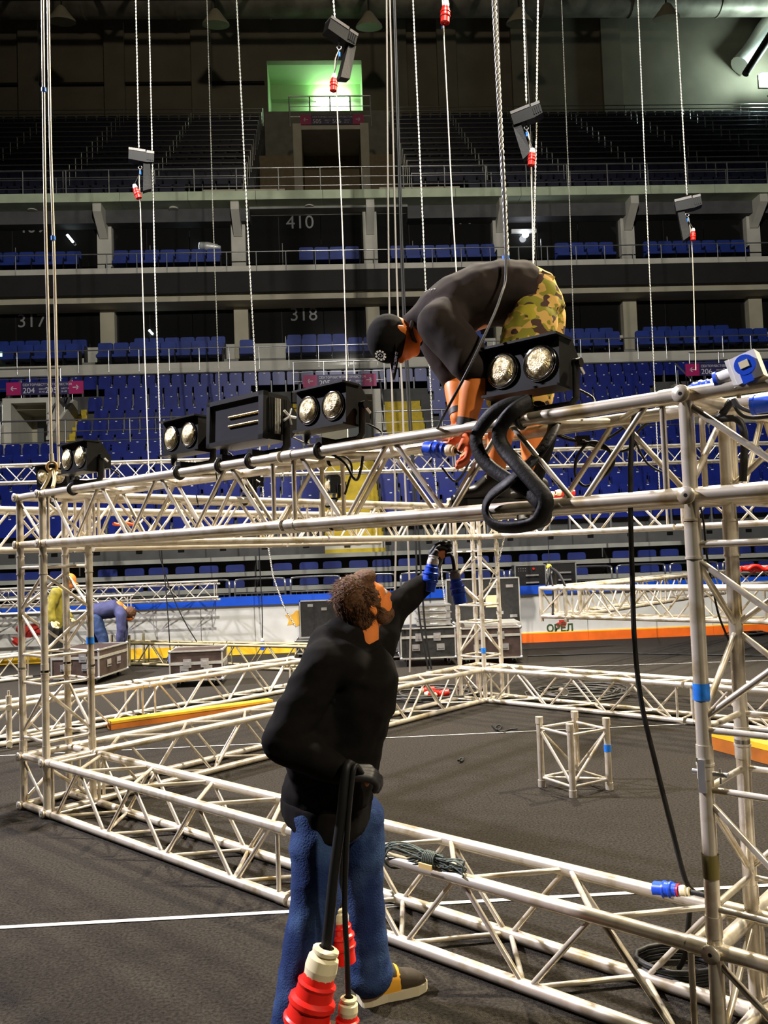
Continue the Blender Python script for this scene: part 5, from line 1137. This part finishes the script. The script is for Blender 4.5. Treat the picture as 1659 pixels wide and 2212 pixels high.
col = MB().tube(smooth_path([P(748, 1388, 3.33), P(762, 1404, 3.30), P(785, 1412, 3.30), P(806, 1402, 3.35), P(812, 1388, 3.42), P(790, 1376, 3.50), P(760, 1376, 3.48)], 4, True), .022, 8, True); col.build('collar', JACKET, m1)
jn = MB(); loft(jn, [(P(708, 1690, 3.39), fx*.140, sx_*.155), (P(707, 1725, 3.39), fx*.148, sx_*.162), (P(706, 1765, 3.39), fx*.148, sx_*.165), (P(708, 1800, 3.39), fx*.13, sx_*.15)])
caps(jn, [(hpR+V3((0, 0, -.06)), .112), (hpR.lerp(knR, .5), .105), (knR, .092), (knR.lerp(anR, .5), .088), (V3((anR.x, anR.y, .09)), .090), (V3((anR.x, anR.y, .05)), .085)])
caps(jn, [(hpL+V3((0, 0, -.06)), .100), (hpL.lerp(knL, .5), .096), (knL, .082), (knL.lerp(anL, .55), .080), (anL, .088)])
skin_mesh('jeans', jn, DENIM, m1, .011, 4, .010, 5, 7, (.8, .8, 1.5))
for q, a, b, c in ((1, (632, 1795, 3.20), (612, 1790, 3.26), 0), ): pass
gl = MB(); hand(gl, wrR+V3((.012, 0, 0)), (1, .1, -.15), (0, .35, -1), 1, .75, 1.05, .0025); caps(gl, [(elR.lerp(wrR, .86), .040), (wrR+V3((.015, 0, 0)), .034)]); skin_mesh('glove', gl, GLOVEB, m1, .005, 2)
gl = MB(); hand(gl, wrL+V3((.006, 0, .012)), (.25, .2, 1), (.6, -.5, 0), -1, .6, 1.08, .0025); caps(gl, [(elL.lerp(wrL, .80), .042), (wrL+V3((.005, 0, .012)), .034)]); skin_mesh('glove', gl, GLOVEB, m1, .005, 2)
e = V3((.93, .33, 0)).normalized()
hl = V3((*P(778, 2150, 3.46).xy, 0)); shoe(m1, hl, hl+e*.285, (0, 0, 1), .105, '', hl+e*.05+V3((0, 0, .13)), True)
hl = V3((anR.x-.07, anR.y-.02, 0)); shoe(m1, hl, hl+V3((.9, .1, 0)).normalized()*.285, (0, 0, 1), .105, '', V3((anR.x, anR.y, .13)), True)
# cables and plugs in his hands
def held(label, l, Y, r, tipdir, s, m, g): 
    pts = smooth_path([at(a, b, Y+dy) for a, b, dy in l], 6); t = thing('held_cable', label, 'cable', pts[-1]); MB().tube(pts, r, 8).build('cable', BLKP, t); cee(t, pts[-1]-V3(tipdir).normalized()*.01, tipdir, s, m, g); return t
held('thick black cable with large red plug held before his legs', [(770, 1668, .02), (752, 1652, -.03), (745, 1690, -.05), (738, 1760, -.06), (722, 1880, -.06), (712, 1980, -.06), (704, 2052, -.06)], 3.10, .019, at(640, 2290, 3.03)-at(704, 2052, 3.04), .36, RED, CREAMC)
held('second black cable with red plug hanging between his legs', [(778, 1672, .02), (764, 1654, .03), (756, 1690, .05), (745, 1800, .06), (735, 1900, .06), (733, 1965, .06)], 3.16, .011, V3((.08, 0, -1)), .20, RED, CREAMC)
held('third black cable with red plug at the bottom edge', [(785, 1675, .0), (768, 1654, -.06), (760, 1690, -.08), (750, 1800, -.09), (745, 1950, -.09), (750, 2080, -.09), (753, 2160, -.09)], 3.12, .010, V3((-.10, 0, -1)), .22, RED, CREAMC)
held('blue plug with white collar in his raised hand', [(965, 1185, .0), (950, 1180, -.04), (940, 1190, -.05), (937, 1204, -.05)], 3.78, .008, at(922, 1290, 3.73)-at(937, 1204, 3.73), .16, BLUEC, WHITEC)
held('second blue plug swinging right of his raised hand', [(962, 1200, .0), (975, 1200, -.04), (980, 1220, -.05), (981, 1236, -.05)], 3.80, .008, at(996, 1310, 3.75)-at(981, 1236, 3.75), .15, BLUEC, GREYC)

# --- the worker bent over on the truss
m2 = thing('person', 'worker in black tee, cap and camouflage shorts bending on the truss', 'person', uvz(3.75, TS, ZB+.03))
H2 = P(854, 730, 3.86); hd = V3((-.02, -.14, -.99)); hu0 = V3((-.98, -.05, .12))
pel2, wa2, ch2, nk2 = P(1150, 662, 3.86), P(1090, 640, 3.86), P(985, 665, 3.86), P(900, 708, 3.86)
shN, elN, wrN = P(950, 700, 3.66), P(1030, 800, 3.58), P(1004, 930, 3.60)
shF, elF, wrF = P(940, 715, 4.03), P(985, 815, 4.02), P(990, 905, 3.92)
hpN, knN, anN = P(1150, 690, 3.76), P(1092, 868, 3.72), P(1066, 1040, 3.78)
hpF, knF, anF = P(1168, 690, 3.94), P(1148, 868, 3.94), P(1150, 1040, 3.90)
mb = MB(); hf, hr, hu = head(mb, H2, hd, hu0)
caps(mb, [(H2-hu*.06-hf*.01, .058), (nk2, .064), (ch2, .12)]); caps(mb, [(ch2, .13), (wa2, .115), (pel2, .12)])
for s_, e_, w_ in ((shN, elN, wrN), (shF, elF, wrF)): caps(mb, [(ch2, .09), (s_, .066), (e_, .060), (e_.lerp(w_, .35), .058), (w_, .038)])
for h_, k_, a_ in ((hpN, knN, anN), (hpF, knF, anF)): caps(mb, [(pel2, .10), (h_, .095), (k_, .062), (k_.lerp(a_, .35), .060), (a_, .040)])
hand(mb, wrN, (.12, -.05, -1), (-1, 0, 0), -1, .55, .88); hand(mb, wrF, (-.1, -.4, -1), (-.6, -.4, 0), 1, .6, .88)
body = skin_mesh('body', mb, SKIN, m2, .010, 3); eyes(body, H2, hf, hr, hu)
sy_ = V3((0, 1, 0))
def sec2(px, py, hpx, hd_, ang): a = Rr(ang); return (P(px, py, 3.86), V3((math.sin(a), 0, math.cos(a)))*(hpx/482), sy_*hd_)
te = MB(); loft(te, [sec2(1160, 655, 66, .165, 12), sec2(1130, 640, 74, .18, 6), sec2(1080, 634, 70, .185, 0), sec2(1030, 642, 68, .195, -8), sec2(975, 668, 66, .205, -20), sec2(935, 692, 58, .18, -28), sec2(905, 706, 40, .11, -35), sec2(890, 712, 32, .07, -40)])
caps(te, [(P(965, 690, 3.72), .10), (shN, .098), (shN.lerp(elN, .5), .096), (shN.lerp(elN, .92), .088)]); caps(te, [(P(955, 700, 4.0), .095), (shF, .095), (shF.lerp(elF, .5), .09), (shF.lerp(elF, .95), .08)])
tee = skin_mesh('tee_shirt', te, TEE, m2, .012, 5, .008, 6, 2, (1.6, 1, 1))
cs = MB().tube(smooth_path([P(905, 676, 3.86), P(893, 690, 3.80), P(888, 712, 3.78), P(896, 738, 3.82), P(906, 744, 3.88), P(910, 730, 3.94), P(910, 694, 3.94)], 4, True), .010, 8, True); cs.build('tee_collar', TEE, m2)
tn = (P(905, 640, 3.70)-P(950, 602, 3.70)); 
sh_ = MB(); loft(sh_, [sec2(1138, 645, 70, .172, 12), sec2(1160, 660, 72, .185, 25), sec2(1165, 700, 66, .18, 60)]); 
caps(sh_, [(hpN, .115), (hpN.lerp(knN, .5), .108), (hpN.lerp(knN, .92), .100)]); caps(sh_, [(hpF, .115), (hpF.lerp(knF, .5), .108), (hpF.lerp(knF, .92), .100)]); ell(sh_, P(1162, 668, 3.86), (1, 0, 0), (0, 1, 0), (0, 0, 1), .085, .17, .14)
so = skin_mesh('camouflage_shorts', sh_, CAMO, m2, .012, 4, .010, 8, 4)
MB().box((-.03, -.045, -.012), (.035, .045, .006)).build('x', CAMO).name = 'pocket_flap'; pf = bpy.data.objects['pocket_flap']; adopt(pf, so); pf.matrix_basis = Matrix.Translation(P(1178, 600, 3.76)) @ Matrix.Rotation(.5, 4, 'Y')
cp_ = MB(); ell(cp_, H2+hu*.034+hf*.004, hf, hr, hu, .116, .096, .098); cpo = skin_mesh('cap', cp_, CAPB, m2, .008, 3)
# visor: a curved plate in front of the brow
vis_ = MB(); N = 12; vv = []
for i in range(N+1):
    a = -1.15+2.3*i/N; e0 = hr*math.sin(a)*.086+hf*(math.cos(a)*.095)
    dr = .055+.045*math.cos(a); cu_ = -.020*(1-math.cos(a))
    for k in (0, 1):
        q = H2+hu*(.022+cu_*.8-.012*k)+e0+(hf*1.0+hr*math.sin(a)*.25)*dr*k; vv += [q+hu*.003, q-hu*.003]
fc = []
for i in range(N):
    o = i*4; p = o+4; fc += [(o, p, p+2, o+2), (o+1, o+3, p+3, p+1), (o+2, p+2, p+3, o+3), (o, o+1, p+1, p)]
vis_.add(vv, fc+[(0, 2, 3, 1), (N*4, N*4+1, N*4+3, N*4+2)], True).build('visor', CAPB, cpo)
# print on visor edge, cap emblem, words on the back
vt = 'SPIN MUSIC SERVICE'; zc_ = V3((0, -1, 0))
def vpt(a, k=.86):
    e0 = hr*math.sin(a)*.086+hf*(math.cos(a)*.095); return H2+hu*(.022-.016*(1-math.cos(a))-.012*k)+e0+(hf+hr*math.sin(a)*.25)*(.055+.045*math.cos(a))*k
for i, ch in enumerate(vt):
    if ch == ' ': continue
    a = -.15-.95*i/len(vt); q = vpt(a); d = (vpt(a-.05)-q); d.y = 0; d.normalize(); text('cap_lettering', ch, .017, q+V3((0, -.012, 0)), d, zc_.cross(d), SIGNT, cpo, .0008)
gp = P(822, 768, 3.745)
g_ = MB()
for i in range(10): a = i*2*math.pi/10; g_.box((-.004, -.002, .018), (.004, .002, .026), Matrix.Rotation(a, 3, 'Y'))
g_.ring((0, 0, 0), (0, 1, 0), .018, .002, 18, 4); g_.ring((0, 0, 0), (0, 1, 0), .008, .002, 12, 4); em = g_.build('cap_emblem', GREYM, cpo); em.matrix_basis = Matrix.Translation(gp) @ Matrix.Rotation(.35, 4, 'Z') @ Matrix.Rotation(-.3, 4, 'X')
from mathutils.bvhtree import BVHTree
def surf(o, px, py):
    bv = BVHTree.FromPolygons([v.co for v in o.data.vertices], [tuple(p.vertices) for p in o.data.polygons]); h = bv.ray_cast(CAM, ray(px, py).normalized()); return h[0], h[1]
for i, ch in enumerate('SPIN MUSIC'):
    h, nn = surf(tee, 940-5.6*i, 623+1.6*i)
    if h is None or ch == ' ': continue
    tx = (P(910, 632, 3.7)-P(940, 623, 3.7)); tx = (tx-nn*tx.dot(nn)).normalized(); text('shirt_lettering', ch, .019, h+nn*.002, tx, nn.cross(tx), SIGNT, tee, .001)
for w_, d_, n_, sd, e_ in ((wrN, (.12, -.05, -1), (-1, 0, 0), -1, elN), (wrF, (-.1, -.4, -1), (-.6, -.4, 0), 1, elF)):
    gl = MB(); hand(gl, w_, d_, n_, sd, .55, 1.08, .003); caps(gl, [(e_.lerp(w_, .86), .040), (w_, .036)]); g_o = skin_mesh('glove', gl, GLOVER, m2, .005, 2)
    MB().cyl(e_.lerp(w_, .80), e_.lerp(w_, .93), .044, .042, 14).build('glove_cuff', GLOVEB, g_o)
sk = MB(); 
for a_, hx, sg in ((anN, -.07, 1), (anF, -.07, 1)):
    hl = V3((a_.x+.07, a_.y-.0, ZB+.028)); shoe(m2, hl, hl+V3((-.93, -.25, 0)).normalized()*.285, (0, 0, 1), .105, '', V3((a_.x, a_.y, ZB+.15)))
    MB().cyl(V3((a_.x, a_.y, ZB+.10)), a_+V3((0, 0, .03)), .05, .046, 14).build('sock', GLOVEB, m2)

# --- the two workers by the boards
def worker(label, H, hd, hu, nk, ch, pel, arms, legs, jm, tm, gm, capm, hair=True, k=1.):
    t = thing('person', label, 'person', (pel.x, pel.y, 0)); mb = MB(); hf, hr, hu = head(mb, H, hd, hu)
    caps(mb, [(H-hu*.06-hf*.02, .056), (nk, .062), (ch, .12)]); caps(mb, [(ch, .13), (pel, .12)])
    for s_, e_, w_ in arms: caps(mb, [(ch, .09), (s_, .06), (e_, .045), (w_, .032)])
    for h_, k_, a_ in legs: caps(mb, [(pel, .10), (h_, .09), (k_, .06), (a_, .042)])
    for i, (s_, e_, w_) in enumerate(arms): hand(mb, w_, (w_-e_), (.6, -.4, -.2), 1 if i else -1, .5, .85)
    b = skin_mesh('body', mb, SKIN, t, .016, 3); eyes(b, H, hf, hr, hu)
    j = MB(); ax = (ch-pel).normalized(); sd = V3((0, 1, 0)); sd = (sd-ax*sd.dot(ax)).normalized(); fr = ax.cross(sd)
    loft(j, [(pel-ax*.06, sd*.17, fr*.13), (pel.lerp(ch, .3), sd*.18, fr*.145), (ch, sd*.20, fr*.15), (ch.lerp(nk, .6), sd*.15, fr*.11), (nk, sd*.075, fr*.075)])
    for s_, e_, w_ in arms: caps(j, [(ch, .10), (s_, .088), (e_, .07), (e_.lerp(w_, .9), .052)])
    skin_mesh('jacket', j, jm, t, .016, 4, .012, 6, 3)
    q = MB(); caps(q, [(pel, .13), (pel+V3((0, 0, -.05)), .13)])
    for h_, k_, a_ in legs: caps(q, [(pel, .12), (h_, .11), (k_, .082), (a_, .075)])
    skin_mesh('trousers', q, tm, t, .016, 4, .012, 7, 5)
    if capm:
        c = MB(); ell(c, H+hu*.03-hf*.01, hf, hr, hu, .106, .09, .10); ell(c, H+hf*.11+hu*.015, hf, hr, hu, .06, .06, .010); skin_mesh('cap', c, capm, t, .01, 3)
    else: c = MB(); ell(c, H-hf*.008+hu*.016, hf, hr, hu, .102, .094, .108); skin_mesh('hair', c, HAIRB, t, .01, 2, .006, 30)
    for i, (s_, e_, w_) in enumerate(arms): g = MB(); hand(g, w_, (w_-e_), (.6, -.4, -.2), 1 if i else -1, .5, 1.05, .004); skin_mesh('glove', g, gm, t, .007, 2)
    for h_, k_, a_ in legs: hl = V3((a_.x-.07, a_.y, 0)); shoe(t, hl, hl+V3((.29, -.03, 0)), (0, 0, 1), .11, '', V3((a_.x, a_.y, .14)))
    return t
Y = 13.9
worker('worker in olive jacket and orange cap behind the left tower', P(150, 1256, Y), V3((.9, -.1, -.45)), V3((.4, 0, .9)), P(139, 1268, Y), P(127, 1290, Y), P(117, 1348, Y),
       [(P(120, 1282, Y-.2), P(108, 1318, Y-.25), P(114, 1340, Y-.28)), (P(130, 1282, Y+.2), P(138, 1318, Y+.2), P(152, 1335, Y+.1))],
       [(P(112, 1356, Y-.1), P(110, 1405, Y-.1), V3((*P(98, 1450, Y-.15).xy, .11))), (P(120, 1356, Y+.1), P(124, 1405, Y+.1), V3((*P(116, 1450, Y+.1).xy, .11)))], OLIVEJ, TROUSER, GLOVEC, ORCAP)
Y = 14.75
worker('worker in navy sweater and jeans stooping over the flight case', P(280, 1326, Y), V3((.75, -.1, -.65)), V3((.65, 0, .75)), P(268, 1317, Y), P(252, 1314, Y), P(206, 1322, Y),
       [(P(262, 1328, Y-.19), P(262, 1360, Y-.22), P(257, 1388, Y-.22)), (P(262, 1328, Y+.19), P(268, 1360, Y+.15), P(266, 1388, Y+.05))],
       [(P(207, 1338, Y-.1), P(224, 1384, Y-.12), V3((*P(222, 1435, Y-.12).xy, .11))), (P(205, 1338, Y+.1), P(203, 1384, Y+.12), V3((*P(196, 1435, Y+.12).xy, .11)))], NAVYS, DENIMD, GLOVER, None)
